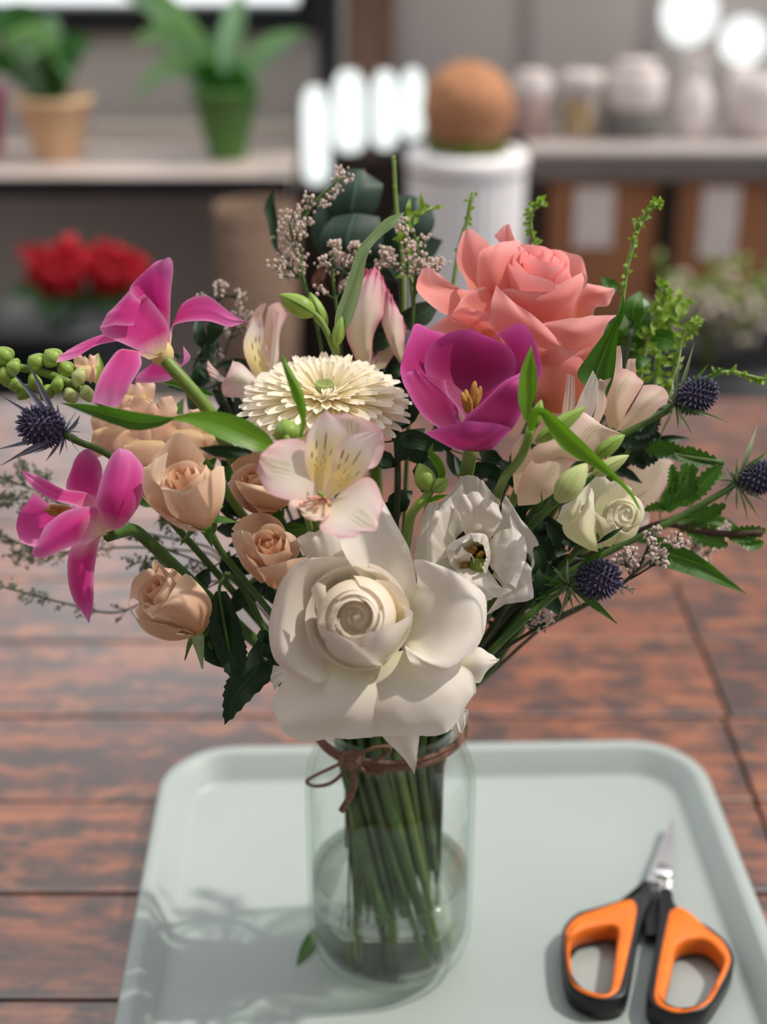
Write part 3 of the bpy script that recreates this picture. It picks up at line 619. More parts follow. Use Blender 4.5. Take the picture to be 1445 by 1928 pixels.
NECK = np.array((JX, JY, JB + .160)); STEMS = []
def flower(name, label, cat, head, r=.0026, mat=None, group=None, dirv=None, zend=None, mid=None, taper=1.0):
    """a flower or leafy stem; its stem is laid through the jar's neck with all the others once every head stands (lay_stems)"""
    h = np.asarray(head, float); U = [h]
    if dirv is not None: U.append(h + np.asarray(dirv, float) * .03)
    if mid is not None: U += [np.asarray(q, float) for q in mid]
    t = thing(name, label, cat, tuple(h), group); i = len(STEMS)
    STEMS.append(dict(t=t, U=U, r0=r, r1=r * taper, mat=mat or STEMG, ze=zend if zend is not None else (.016 if i % 4 == 0 else .024 + .062 * ((i * 5) % 7) / 6))); return t
def cup(t, c, M, th, wd, r0, r1, h, mat, flare=0, roll=0, spiral=.06, edge=.18, base=.15, nm='petal', nu=11, nv=11, wob=0, ph=0):
    """one cupped petal of a whorl: M rows x,y,z(axis)"""
    G = []
    for j in range(nv):
        v = j / (nv - 1); row = []
        for i in range(nu):
            u = i / (nu - 1); e = abs(2 * u - 1); ww = wd * (.45 + .55 * math.sin(math.pi * min(1, .15 + .6 * v)))
            a = th + (u - .5) * ww; hh = h * (1 - edge * e ** 3.5)
            r = r0 + (r1 - r0) * math.sin(min(1, v * 1.15) * math.pi / 2) ** .9 + flare * v ** 3
            r *= 1 + spiral * (u - .5) * 2 * v
            z = hh * (v if v < .86 else .86 + .14 * (1 - roll) * (v - .86) / .14)
            if roll and v > .75: r += roll * h * .22 * ((v - .75) / .25) ** 2; z -= roll * h * .05 * ((v - .75) / .25) ** 2
            if wob: z += wob * v ** 3 * math.sin(u * 23 + ph); r += wob * .8 * v ** 3 * math.sin(u * 31 + ph * 2)
            row.append(np.asarray(c) + M.T @ np.array((r * math.cos(a), r * math.sin(a), z)))
        G.append(row)
    return mesh(nm, np.array(G).reshape(-1, 3), gridfaces(nv, nu), mat, t, guv(nv, nu))
def heart(t, c, M, R, h, n, mat, tight=.06, mat2=None, dome=.12, start=.6):
    """spiral heart of a rose: n furled petals from the middle out to radius R"""
    V, Fc, uv = ellip_data(np.asarray(c) + M[2] * h * .40, M, R * .82, R * .82, h * .43, 18, 10); mesh('heart_core', V, Fc, mat, t, [(q[0], .35 + .5 * q[1]) for q in uv])
    for i in range(n):
        f = (i + 1) / n; r = R * (tight + (1 - tight) * f)
        cup(t, c, M, start + i * 2.4, 2.5 + 1.0 * (1 - f), r * .5, r, h * (1 - dome * (1 - f) ** 2 * 0 - dome * f ** 2), mat2 if (mat2 and f > .6) else mat, spiral=.16 + .1 * (1 - f), edge=.10, flare=-.10 * r, nu=15, nv=9, nm='inner_petal')
def sepals(t, c, M, n, L, wd, mat, out=.9, down=.3):
    for i in range(n):
        a = i * 2 * math.pi / n + .3; d = M.T @ np.array((math.cos(a), math.sin(a), 0)); ax = M[2]; s = np.cross(ax, d)
        rows = []
        for v, q in ((0, .7), (.3, 1), (.6, .75), (1, .05)):
            p = np.asarray(c) + d * L * out * v - ax * L * down * v ** 2 + ax * .002
            rows.append([p - s * wd * q / 2, p + ax * .0006, p + s * wd * q / 2])
        petal3('sepal', rows, mat, t, nu=5, nv=8)
def blob(t, nm, C, x, y, Z, d, rx, rl, dirv, mat, taper=.25, nu=12, nv=10):
    p = at_D(*C(x, y), Z - d / 1000); M = frame(dirv, (0, 1., .2)); V, Fc, uv = ellip_data(p, M, rx, rx, rl, nu, nv, taper); return mesh(nm, V, Fc, mat, t, uv)
def bud(t, C, p0, p1, wd, Z, mat, n=3, d=0, nm='bud', tip=None):
    """closed bud of overlapping sheath segments from p0 (base) to p1 (tip)"""
    a = at_D(*C(*p0), Z - d / 1000); b = at_D(*C(*p1), Z - (d if tip is None else tip) / 1000); L = np.linalg.norm(b - a); M = frame((b - a) / L, TOW); r = wd * C.k * Z / F / 2
    prof = [(0, .25), (.15, .75), (.35, 1), (.6, .9), (.85, .5), (1, .06)]
    core = MB(); th = np.linspace(0, 2 * math.pi, 12, endpoint=False)
    V = [a + M.T @ np.array((r * .93 * q * math.cos(x), r * .93 * q * math.sin(x), L * v)) for v, q in prof for x in th]
    o = mesh(nm, V, gridfaces(len(prof), 12, True) + [tuple(range(12))[::-1], tuple(range(60, 72))], mat, t, [(i / 12, v) for v, q in prof for i in range(12)])
    for i in range(n):
        a0 = i * 2 * math.pi / n + .5; rows = [[a + M.T @ np.array((r * q * (1 + .05 * math.cos(3 * s)) * math.cos(a0 + s), r * q * math.sin(a0 + s), L * v)) for s in np.linspace(-1, 1, 5) * (.95 if v < .9 else .5)] for v, q in prof]
        petal3('bud_scale', rows, mat, o, nu=7, nv=9)
    return o
ANT = {}
def stamen(t, C, Z, base, tip, d0, d1, r=.0013, L=.0045, mat=None, fm=None):
    a = at_D(*C(*base), Z - d0 / 1000); b = at_D(*C(*tip), Z - d1 / 1000)
    f = tube('filament', [a, (a + b) / 2 + UPC * .001, b], .0006, fm or FILA, t, 5, 6)
    V, Fc, uv = ellip_data(b, frame(b - a), r, r * .8, L / 2, 7, 6); mesh('anther', V, Fc, mat or ANTH, f, uv)
def streaks(t, C, Z, G, marks):
    """dark dashes lying on a petal grid, given as (u, v, length_v, half width)"""
    nv, nu = G.shape[:2]; mb = MB()
    def ev(u, v):
        x, y = np.clip(u, 0, .999) * (nu - 1), np.clip(v, 0, .999) * (nv - 1); i, j = int(x), int(y); a, b = x - i, y - j
        return G[j, i] * (1 - a) * (1 - b) + G[j, i + 1] * a * (1 - b) + G[j + 1, i] * (1 - a) * b + G[j + 1, i + 1] * a * b
    for u, v, l, wv in marks:
        V = [];
        for s, q in ((-1, .1), (-.4, 1), (.4, .9), (1, .1)):
            for sd in (-1, 1): p = ev(u + (u - .5) * .25 * s * l + sd * wv * .65 * q, v + s * l / 2); dr = CAM - p; V.append(p + dr / np.linalg.norm(dr) * .0003)
        mb.add(V, [(0, 1, 3, 2), (2, 3, 5, 4), (4, 5, 7, 6)])
    return mb.build('speckles', MARK, t, smooth=False)

# ------------------------------------------------------------------ white rose (front)
B2 = Crop(480, 940, 480); Z = DY(690, 1190, -.10)
head = at_D(*B2(600, 800), Z + .022)
wr_ = flower('white_rose', 'large fully open white rose with flared petals drooping over the jar', 'flower', head, .0033, STEMG, zend=.013, dirv=(0, .6, -.8))
for rows in [
  [[(1090, 1200, -14), (1180, 1180, -16)], [(1110, 1290, -17), (1212, 1200, -19)], [(1120, 1312, -20), (1178, 1322, -21), (1200, 1260, -21)]],
  [[(1160, 890, -14), (1150, 1000, -14)], [(1270, 840, -19), (1285, 930, -15), (1262, 1045, -20)], [(1340, 878, -22), (1340, 930, -20), (1310, 985, -22)], [(1387, 908, -27)]],
  [[(240, 930, -14), (240, 1060, -14)], [(165, 940, -18), (150, 1040, -17)], [(104, 950, -22), (90, 1020, -24), (115, 1088, -22)]],
  [[(400, 520, -14), (600, 520, -14)], [(330, 400, -12), (430, 360, -9), (560, 380, -12)], [(265, 270, -11), (400, 240, -8), (540, 240, -11)], [(232, 215, -12), (370, 172, -9), (520, 160, -11)]],
  [[(700, 1200, -12), (920, 1200, -12)], [(690, 1290, -12), (820, 1300, -9), (950, 1290, -13)], [(745, 1372, -14), (850, 1370, -10), (936, 1336, -14)], [(830, 1448, -15), (880, 1440, -12), (928, 1400, -15)], [(880, 1520, -15), (905, 1510, -14), (919, 1490, -15)], [(905, 1556, -14)]],
  [[(640, 900, -8), (760, 870, -8), (900, 850, -8)], [(610, 1040, -3), (820, 1020, 0), (1010, 980, -3), (1120, 920, -10)], [(610, 1170, 0), (850, 1150, 4), (1080, 1085, 0), (1220, 970, -13)], [(630, 1290, -4), (850, 1275, 2), (1060, 1225, -1), (1190, 1130, -8), (1256, 1075, -18)], [(645, 1348, -10), (860, 1342, -4), (1050, 1334, -7), (1108, 1308, -9), (1168, 1220, -13), (1240, 1110, -20)]],
  [[(430, 880, -8), (560, 930, -7), (700, 920, -8)], [(250, 970, -8), (420, 1040, 0), (600, 1060, 2), (760, 1060, -3)], [(165, 1020, -12), (330, 1170, 0), (520, 1215, 5), (730, 1230, -1)], [(95, 1165, -19), (200, 1280, -6), (450, 1325, -1), (700, 1335, -6)], [(128, 1242, -23), (165, 1330, -17), (290, 1372, -14), (440, 1358, -9), (660, 1350, -11)]],
  [[(545, 520, -12), (440, 570, -13), (400, 720, -12), (440, 900, -10), (470, 960, -8)], [(548, 420, -8), (380, 450, -11), (320, 700, -11), (350, 880, -8), (430, 1000, -3)], [(545, 350, -1), (300, 420, 2), (220, 690, 1), (260, 930, 3), (390, 1030, 2)], [(470, 326, 4), (240, 370, 6), (130, 690, 4), (160, 910, 5), (330, 1046, 3)], [(385, 330, 1), (200, 398, 0), (108, 570, -3), (80, 740, -7), (102, 890, -5), (170, 962, -3), (250, 1022, -1)]],
  [[(660, 620, -10), (760, 640, -12), (890, 600, -10)], [(600, 440, 0), (740, 450, -9), (918, 500, -3)], [(520, 335, 4), (690, 300, -5), (884, 310, -2)], [(482, 225, 3), (640, 150, -3), (815, 160, -4)], [(540, 150, -1), (650, 60, -2), (730, 10, -6)]],
  [[(850, 560, -12), (850, 700, -14), (850, 850, -10)], [(918, 480, -3), (960, 640, -10), (950, 820, -5), (860, 870, 2)], [(910, 400, 3), (1080, 560, -2), (1100, 780, 3), (1000, 920, 9), (850, 830, 6)], [(905, 346, 5), (1200, 520, 0), (1230, 760, 3), (1090, 960, 9), (870, 900, 9)], [(985, 358, 3), (1090, 388, 2), (1210, 455, -2), (1297, 530, -7), (1316, 640, -9), (1300, 760, -7), (1240, 870, -3), (1190, 905, 3), (1090, 992, 4), (1000, 1000, 6), (905, 955, 8)]],
]: petal(B2, Z, rows, WHITE, wr_, nu=23, nv=19, wob=.9, wf=2.6, ph=rows[0][0][0])
for rows in [
  [[(700, 640, 0), (850, 720, 0)], [(690, 530, 4), (850, 620, 4)], [(684, 453, 9), (790, 478, 8), (868, 570, 7), (884, 665, 5)]],
  [[(380, 760, 2), (420, 780, 4)], [(360, 690, 8), (412, 700, 14)], [(345, 600, 10), (412, 620, 15)], [(317, 515, 12), (350, 472, 13), (402, 490, 12)]]]:
    petal(B2, Z, rows, CREAMB, wr_, nu=13, nv=11)
Mb = frame(cv(-.03, .06, 1), UPC); bc_ = at_D(*B2(592, 665), Z + .010)
for Rw, fl, hw, th in [(.0215, -.0078, .031, .3), (.0185, -.0080, .0330, 1.2), (.0150, -.0066, .0345, 2.3)]:
    for i in range(3): cup(wr_, bc_, Mb, th + i * 2.094, 2.75, Rw * .5, Rw, hw, CREAMB, flare=fl, spiral=.09, edge=.06, nu=17, nv=13, nm='inner_petal')
heart(wr_, bc_, Mb, .0080, .0350, 6, CREAMB, .12)
V, Fc, uv = ellip_data(bc_ + Mb[2] * .015, Mb, .0135, .0135, .0150, 18, 10); mesh('heart_core', V, Fc, CREAMB, wr_, uv)
V, Fc, uv = ellip_data(bc_ + Mb[2] * .018, Mb, .0022, .0022, .0165, 14, 10); mesh('bud_core', V, Fc, CREAMB, wr_, uv)
for i in range(5): cup(wr_, bc_ - Mb[2] * .012, Mb, .5 + i * 1.257, 2.0, .008, .021, .026, WHITE, flare=.004)
for rows in [
  [[(365, 720, 2), (430, 880, 2), (560, 948, 2), (725, 944, 4)], [(360, 712, 9), (425, 830, 15), (560, 900, 17), (724, 942, 12)], [(360, 700, 13), (405, 742, 20), (530, 792, 25), (630, 862, 22), (722, 938, 15)]],
  [[(730, 945, 3), (800, 860, 2), (878, 720, 2)], [(640, 890, 17), (750, 810, 18), (884, 690, 8)], [(538, 778, 24), (700, 742, 25), (800, 702, 20), (885, 658, 12)]]]:
    petal(B2, Z, rows, WHITE, wr_, nu=17, nv=11)
blob(wr_, 'calyx', B2, 600, 800, Z, -18, .011, .012, (0, .6, -.8), STEMG)

# ------------------------------------------------------------------ coral pink rose
A5 = Crop(740, 400, 460); Z = DY(970, 600, .02)
head = at_D(*A5(900, 1080), Z + .01)
pr_ = flower('pink_rose', 'big coral pink garden rose with curled pointed petals behind the magenta tulip', 'flower', head, .0034, STEMG, zend=.014)
Mp = frame(cv(.05, .8, .6), TOW); pc0 = at_D(*A5(800, 640), Z + .012)
heart(pr_, pc0, Mp, .0200, .040, 10, PINK, .12)
for rows in [   # back to front
  [[(640, 330, -14), (760, 330, -14)], [(640, 200, -12), (760, 230, -12)], [(600, 140, -9), (680, 66, -9), (715, 150, -9)]],
  [[(820, 480, -16), (1000, 480, -16), (1100, 520, -16)], [(800, 330, -14), (960, 320, -10), (1150, 400, -14)], [(815, 238, -8), (900, 222, -8), (1025, 232, -6), (1115, 262, -8), (1142, 350, -10)]],
  [[(470, 560, -12), (640, 560, -10)], [(430, 400, -12), (520, 420, -16), (600, 400, -10)], [(378, 300, -9), (470, 240, -15), (600, 250, -9)], [(385, 200, -6), (440, 96, -8), (560, 168, -6)]],
  [[(540, 620, 0), (700, 620, 0)], [(500, 430, 8), (600, 440, 14), (740, 440, 8)], [(505, 270, 8), (590, 260, 14), (750, 260, 9)], [(530, 220, 2), (620, 185, 8), (760, 158, 4)]],
  [[(800, 560, 2), (1000, 560, 2)], [(800, 440, 9), (900, 420, 13), (1060, 430, 8)], [(850, 280, 8), (900, 230, 10), (1030, 300, 8)]],
  [[(640, 600, 2), (700, 620, 4), (740, 600, 2)], [(660, 440, 6), (740, 440, 12), (820, 430, 6)], [(700, 250, 6), (740, 200, 8), (820, 240, 5)]],
  [[(1000, 640, -8), (1180, 660, -10)], [(1080, 520, -6), (1200, 560, -10)], [(1140, 440, -6), (1230, 480, -3), (1268, 558, -8)], [(1150, 420, -7), (1306, 452, -6), (1300, 500, -9)]],
  [[(760, 760, 2), (900, 760, 2), (1060, 680, -2)], [(700, 580, 11), (860, 610, 14), (1080, 540, 6)], [(650, 470, 12), (830, 520, 19), (1010, 500, 16), (1130, 420, 6)], [(648, 450, 10), (830, 445, 18), (990, 420, 18), (1080, 375, 12), (1120, 350, 6)]],
  [[(520, 760, -2), (640, 700, 0)], [(380, 640, 0), (480, 560, -4), (560, 500, -6)], [(270, 580, 6), (330, 480, 0), (440, 460, -6)], [(148, 470, 10), (170, 420, 4), (350, 420, 0)], [(143, 400, 8), (190, 325, 5), (260, 350, 3)]],
  [[(640, 820, 4), (760, 820, 4)], [(480, 700, 12), (580, 620, 10), (640, 560, 8)], [(350, 640, 16), (440, 520, 12), (620, 440, 12)], [(345, 610, 15), (450, 470, 10), (615, 425, 12)]],
  [[(560, 830, 4), (680, 820, 6)], [(420, 760, 10), (500, 650, 14), (620, 700, 14)], [(280, 730, 12), (360, 610, 16), (560, 600, 18)], [(205, 690, 12), (340, 600, 17), (420, 562, 18), (500, 580, 18)]],
  [[(980, 1000, 0), (1120, 900, -2), (1200, 840, -4)], [(960, 860, 10), (1120, 800, 8), (1240, 740, 0)], [(890, 690, 14), (1080, 720, 20), (1270, 660, 6)], [(885, 655, 13), (1080, 622, 19), (1200, 612, 12), (1332, 600, 4)]],
  [[(1050, 960, 0), (1190, 900, -2)], [(1060, 880, 8), (1200, 830, 4)], [(1100, 820, 9), (1190, 780, 7), (1250, 790, 3)]],
  [[(840, 1140, -4), (980, 1190, -4), (1110, 1120, -8), (1260, 1200, -12)], [(840, 960, 6), (960, 1000, 8), (1100, 960, 4), (1230, 1000, -6)], [(820, 800, 12), (960, 850, 14), (1080, 900, 8), (1180, 880, -2)], [(800, 700, 12), (960, 780, 14), (1100, 820, 8), (1200, 820, 0)]],
  [[(760, 880, 8), (860, 900, 10), (980, 900, 8)], [(600, 700, 17), (760, 760, 19), (900, 820, 15)], [(580, 560, 20), (740, 620, 24), (900, 740, 22), (985, 800, 17)], [(612, 428, 16), (650, 470, 20), (760, 560, 23), (880, 650, 22), (1003, 772, 17)]],
]: petal(A5, Z, rows, PINK, pr_, nu=17, nv=15, wob=.5, wf=2, ph=rows[0][0][0])
blob(pr_, 'calyx', A5, 900, 1080, Z, -10, .010, .012, (0, 0, -1), STEMG)

# ------------------------------------------------------------------ magenta tulip
Z = DY(885, 725, -.045)
head = at_D(*A5(460, 1400), Z + .004)
mt = flower('magenta_tulip', 'deep magenta tulip opened wide with ochre stamens in front of the pink rose', 'flower', head, .0036, STEML, zend=.03, dirv=(0, .7, -.7))
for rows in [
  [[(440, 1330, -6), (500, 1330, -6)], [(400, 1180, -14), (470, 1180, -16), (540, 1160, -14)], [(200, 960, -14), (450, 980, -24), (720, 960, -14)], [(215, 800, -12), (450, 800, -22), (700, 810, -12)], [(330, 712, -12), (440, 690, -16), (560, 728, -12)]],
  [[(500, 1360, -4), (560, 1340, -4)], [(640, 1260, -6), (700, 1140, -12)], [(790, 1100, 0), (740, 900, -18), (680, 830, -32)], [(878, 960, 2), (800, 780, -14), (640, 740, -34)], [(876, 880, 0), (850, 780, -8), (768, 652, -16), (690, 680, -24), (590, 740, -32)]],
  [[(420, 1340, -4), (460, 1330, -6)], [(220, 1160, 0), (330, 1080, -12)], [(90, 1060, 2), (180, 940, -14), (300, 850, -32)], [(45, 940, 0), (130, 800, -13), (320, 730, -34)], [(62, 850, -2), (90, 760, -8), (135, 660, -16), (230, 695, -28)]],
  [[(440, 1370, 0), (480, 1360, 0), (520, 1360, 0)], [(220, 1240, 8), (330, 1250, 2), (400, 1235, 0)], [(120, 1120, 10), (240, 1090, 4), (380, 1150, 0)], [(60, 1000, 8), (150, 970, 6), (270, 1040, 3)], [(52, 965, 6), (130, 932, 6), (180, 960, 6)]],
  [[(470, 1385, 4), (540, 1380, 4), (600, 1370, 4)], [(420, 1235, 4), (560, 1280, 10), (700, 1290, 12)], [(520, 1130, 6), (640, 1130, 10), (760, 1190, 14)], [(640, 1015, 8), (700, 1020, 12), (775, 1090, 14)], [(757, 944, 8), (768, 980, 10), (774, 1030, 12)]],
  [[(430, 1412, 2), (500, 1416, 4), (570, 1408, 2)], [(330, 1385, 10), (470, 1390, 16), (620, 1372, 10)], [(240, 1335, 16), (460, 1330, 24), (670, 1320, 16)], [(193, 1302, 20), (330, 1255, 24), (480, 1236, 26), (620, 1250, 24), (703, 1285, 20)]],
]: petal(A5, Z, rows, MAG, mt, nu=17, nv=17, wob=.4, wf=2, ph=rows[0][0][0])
for q in [(425, 1125, 0), (455, 1145, 1), (490, 1105, 0), (505, 1090, -2), (480, 1060, -3), (440, 1110, -3)]:
    stamen(mt, A5, Z, (460, 1270), q[:2], -4, q[2], .0018, .011, ANTH)


# ------------------------------------------------------------------ pink tulip, upper left
A3 = Crop(0, 440, 520); Z = DY(290, 620, -.02)
head = at_D(*A3(845, 640), Z)
t1 = flower('pink_tulip', 'bright pink tulip tipped on its side with petals splayed outward above the twisted leaf', 'flower', head, .0034, STEML, zend=.04, mid=[at_D(*A3(980, 790), Z), at_D(*A3(1110, 945), Z + .006)])
for rows in [
  [[(850, 640, -4), (890, 600, -6)], [(780, 690, -14), (900, 640, -16)], [(720, 740, -20), (860, 740, -22), (960, 690, -20)], [(705, 782, -22), (880, 770, -24), (950, 700, -22), (998, 645, -22), (960, 590, -20)]],
  [[(830, 620, 0), (880, 580, 0)], [(700, 560, -8), (740, 480, -12)], [(520, 580, -8), (560, 520, -12)], [(400, 650, -4), (430, 570, -8)], [(294, 675, 0), (310, 640, -2), (350, 610, -5)]],
  [[(850, 630, 2), (895, 590, 0)], [(890, 500, 0), (910, 470, -4)], [(950, 465, 0), (960, 360, -6)], [(1090, 460, 4), (1080, 325, -2)], [(1200, 487, 8), (1190, 400, 4)], [(1284, 462, 8)]],
  [[(820, 640, 2), (885, 600, 0)], [(760, 500, -4), (830, 420, -8), (890, 450, 2)], [(690, 340, 0), (790, 280, -8), (896, 300, 4)], [(680, 280, 2), (790, 190, -4), (907, 200, 4)], [(740, 212, 2), (800, 160, 0), (880, 122, 0), (905, 150, 2)]],
  [[(800, 640, 6), (870, 610, 6)], [(680, 590, 8), (800, 520, 4), (880, 480, 4)], [(560, 540, 6), (680, 420, 0), (790, 350, -2)], [(522, 500, 6), (640, 370, 4), (760, 320, 2)]],
  [[(700, 480, 8), (740, 350, 4)], [(600, 480, 10), (690, 320, 8)], [(522, 492, 8), (570, 410, 8), (680, 300, 8)]],
  [[(780, 660, 8), (840, 640, 6)], [(640, 600, 14), (740, 620, 10)], [(560, 680, 18), (740, 690, 14)], [(510, 780, 22), (680, 800, 18)], [(480, 882, 22), (545, 895, 20), (612, 908, 18), (650, 850, 18)]],
]: petal(A3, Z, rows, TULF if rows[0][0][0] == 700 else TUL, t1, nu=13, nv=17, wob=.4, wf=2, ph=rows[0][0][0])
CRB = m_plain('tulip_cream_base', rgb('#e2d294'), .5, rgb('#dcc088'), 60, trans=.2)
blob(t1, 'receptacle', A3, 845, 622, Z, -1, .0062, .007, cv(-.25, .75, .25), CRB, .05)

# ------------------------------------------------------------------ pink tulip, lower left
A7 = Crop(0, 760, 520); Z = DY(150, 960, -.05)
head = at_D(*A7(565, 690), Z)
t2 = flower('pink_tulip', 'bright pink tulip facing away from the roses with one long petal hanging straight down', 'flower', head, .0034, STEMG, zend=.05, mid=[at_D(*A7(700, 650), Z + .02)])
for rows in [
  [[(520, 640, -8), (560, 640, -8)], [(420, 500, -12), (540, 480, -12)], [(345, 440, -12), (440, 400, -18), (535, 400, -12)], [(380, 320, -12), (440, 290, -16), (530, 320, -12)], [(385, 300, -12), (430, 245, -12), (480, 238, -12)]],
  [[(540, 660, 0), (560, 650, 0)], [(330, 620, -8), (380, 540, -10)], [(200, 740, 0), (200, 600, -10), (270, 530, -12)], [(110, 725, 4), (100, 600, -6), (190, 470, -10)], [(110, 715, 4), (84, 640, 0), (108, 560, -4), (160, 490, -8)]],
  [[(545, 650, 0), (560, 620, -2)], [(400, 540, 2), (480, 480, -4)], [(280, 505, 6), (330, 445, 2)], [(180, 445, 8), (230, 390, 5)], [(103, 350, 8), (130, 352, 8)]],
  [[(550, 690, 2), (575, 640, 0)], [(420, 730, 10), (440, 620, 14), (520, 550, 6)], [(310, 775, 16), (320, 670, 18), (420, 543, 12)], [(210, 808, 18), (230, 720, 20), (330, 565, 16)], [(162, 785, 18), (180, 750, 19), (240, 640, 18)]],
  [[(520, 690, 4), (570, 680, 4)], [(375, 745, 2), (450, 750, 8), (525, 710, 2)], [(353, 900, 2), (420, 900, 10), (495, 870, 2)], [(380, 1020, 2), (440, 1010, 8), (490, 1000, 2)], [(435, 1100, 4), (470, 1090, 6), (485, 1070, 4)], [(464, 1148, 6)]],
  [[(545, 680, 6), (590, 660, 6)], [(520, 580, 12), (600, 640, 16), (650, 640, 10)], [(505, 500, 12), (610, 500, 20), (730, 530, 12)], [(530, 390, 8), (640, 380, 16), (765, 400, 8)], [(575, 285, 4), (650, 280, 10), (745, 322, 4)], [(610, 238, 2), (640, 234, 4), (690, 252, 2)]],
]: petal(A7, Z, rows, TUL, t2, nu=13, nv=17, wob=.4, wf=2, ph=rows[0][0][0])
for q in [(275, 560), (300, 545), (320, 560), (290, 575), (350, 550)]: stamen(t2, A7, Z, (480, 600), q, 0, -1, .0018, .009)

# ------------------------------------------------------------------ parrot tulip
A4 = Crop(360, 500, 440); Z = DY(705, 590, .042)
head = at_D(*A4(1120, 640), Z + .004)
t3 = flower('parrot_tulip', 'closed cream tulip with fringed pink edges behind the gerbera', 'flower', head, .0034, STEML, zend=.05)
for rows in [
  [[(1100, 640, -6), (1200, 640, -6)], [(1200, 400, -10), (1330, 420, -10)], [(1080, 150, -12), (1180, 130, -14), (1280, 280, -10)], [(1060, 60, -8), (1100, 20, -8), (1200, 90, -8)]],
  [[(1060, 640, -2), (1120, 620, -2)], [(960, 420, -2), (1040, 360, -6)], [(940, 200, -2), (1030, 150, -8)], [(960, 120, -2), (1060, 30, -4), (1085, 25, -4)]],
  [[(1290, 610, 4), (1310, 590, 4)], [(1190, 400, 8), (1250, 460, 12), (1320, 460, 4)], [(1180, 280, 8), (1250, 300, 12), (1310, 320, 2)], [(1200, 130, 4), (1240, 180, 6), (1270, 260, 2)]],
  [[(1030, 620, 6), (1080, 640, 8), (1120, 600, 6)], [(960, 430, 8), (1070, 440, 16), (1130, 420, 10)], [(985, 300, 10), (1090, 260, 18), (1190, 310, 10)], [(1030, 130, 8), (1120, 110, 14), (1200, 160, 8)], [(1060, 90, 6), (1130, 18, 8), (1165, 35, 8), (1190, 80, 6)]],
]: petal(A4, Z, rows, PARR, t3, nu=15, nv=19, wob=1.6, wf=3.5, ph=rows[0][0][0])

# ------------------------------------------------------------------ gerbera
Z = DY(615, 735, -.015); gc = at_D(612, 752, Z); Mg = frame(cv(.02, .84, .56), TOW)
ge = flower('gerbera_daisy', 'double cream gerbera daisy with green heart facing upward', 'flower', gc - Mg[2] * .008, .0032, STEML, zend=.016)
def ray_mesh(L, wd, lift, curl):
    rows = []
    for v, q in ((0, .35), (.3, .7), (.7, 1), (.9, .85), (1, .35)):
        z = lift * v - curl * v ** 2; rows.append([(L * v, -wd * q / 2, z + .0006), (L * v, 0, z - .0004), (L * v, wd * q / 2, z + .0006)])
    G = surf([[np.array(p) for p in r] for r in rows], 5, 8); me = bpy.data.meshes.new('petal')
    me.from_pydata(G.reshape(-1, 3).tolist(), [], gridfaces(8, 5)); ul = me.uv_layers.new(name='UVMap'); uvs = guv(8, 5)
    for lp in me.loops: ul.data[lp.index].uv = uvs[lp.vertex_index]
    me.polygons.foreach_set('use_smooth', [True] * len(me.polygons)); me.materials.append(GERB); return me
from mathutils import Matrix
blob(ge, 'receptacle', FULL, 612, 752, Z, 0, .019, .006, Mg[2], GERB, 0)
whorls = [(50, .0400, .0070, .003, .007, -.002, .004), (46, .0375, .0066, .006, .005, -.0005, .004), (40, .0325, .0060, .008, .004, .0008, .004), (36, .0260, .0052, .009, .0025, .002, .004), (32, .0185, .0044, .009, .001, .003, .004), (26, .0105, .0032, .009, .0005, .004, .0045)]
for wi, (n, L, wd, lift, curl, z0_, r0_) in enumerate(whorls):
    mm = [ray_mesh(L * s, wd * (1.05 - .05 * s), lift * random.uniform(.8, 1.25), curl * random.uniform(.7, 1.3)) for s in (1, .96, 1.03)]
    for i in range(n):
        o = bpy.data.objects.new('petal', mm[i % 3]); COL.objects.link(o); o.parent = ge
        a = 2 * math.pi * (i + .5 * (wi % 2)) / n + random.uniform(-.04, .04)
        R3 = Mg.T @ np.array(((math.cos(a), -math.sin(a), 0), (math.sin(a), math.cos(a), 0), (0, 0, 1)))
        p = gc + Mg.T @ np.array((r0_ * math.cos(a), r0_ * math.sin(a), z0_)) - ORG[ge.name]
        m4 = Matrix(R3.tolist()).to_4x4(); m4.translation = Vector(p); o.matrix_local = m4
dk_ = MB()
for i in range(120):
    r = .0046 * math.sqrt((i + .5) / 120); a = i * 2.39996; p = gc + Mg.T @ np.array((r * math.cos(a), r * math.sin(a), .0062 + .002 * (r / .0046) ** 2))
    dk_.add(*ellip_data(p, Mg, .0006, .0006, .0022, 5, 4))
dk_.build('disc', BUDY, ge); blob(ge, 'calyx', FULL, 612, 752, Z, 0, .0085, .006, Mg[2], STEMG)

# ------------------------------------------------------------------ alstroemerias
A8 = Crop(400, 760, 400); Z = DY(615, 905, -.098)
head = at_D(*A8(720, 720), Z + .022)
al = flower('alstroemeria', 'open white and pink alstroemeria with yellow throat and maroon dashes below the gerbera', 'flower', head, .0022, STEML, zend=.05, dirv=(0, .7, -.7))
def alp(rows, mat, **k):
    R = [[at_D(*A8(q[0], q[1]), Z - q[2] / 1000) for q in r] for r in rows]; return petal3('petal', R, mat, al, nu=15, nv=17, **k)
alp([[(740, 640, -14), (800, 640, -14)], [(820, 400, -8), (1000, 480, -8)], [(780, 200, -6), (950, 250, -10), (1120, 420, -8)], [(760, 130, -6), (950, 120, -9), (1170, 300, -8)], [(810, 76, -6), (920, 68, -6), (1060, 112, -6), (1155, 180, -6)]], ALO, wob=.4, wf=4)
alp([[(700, 660, -12), (740, 620, -12)], [(640, 680, -4), (680, 540, -6), (720, 420, -8)], [(500, 650, 2), (530, 460, 0), (650, 290, -4)], [(370, 600, 4), (400, 420, 4), (560, 236, -2)], [(302, 460, 4), (320, 390, 6), (340, 335, 6), (440, 252, 1)]], ALO, wob=.4, wf=4)
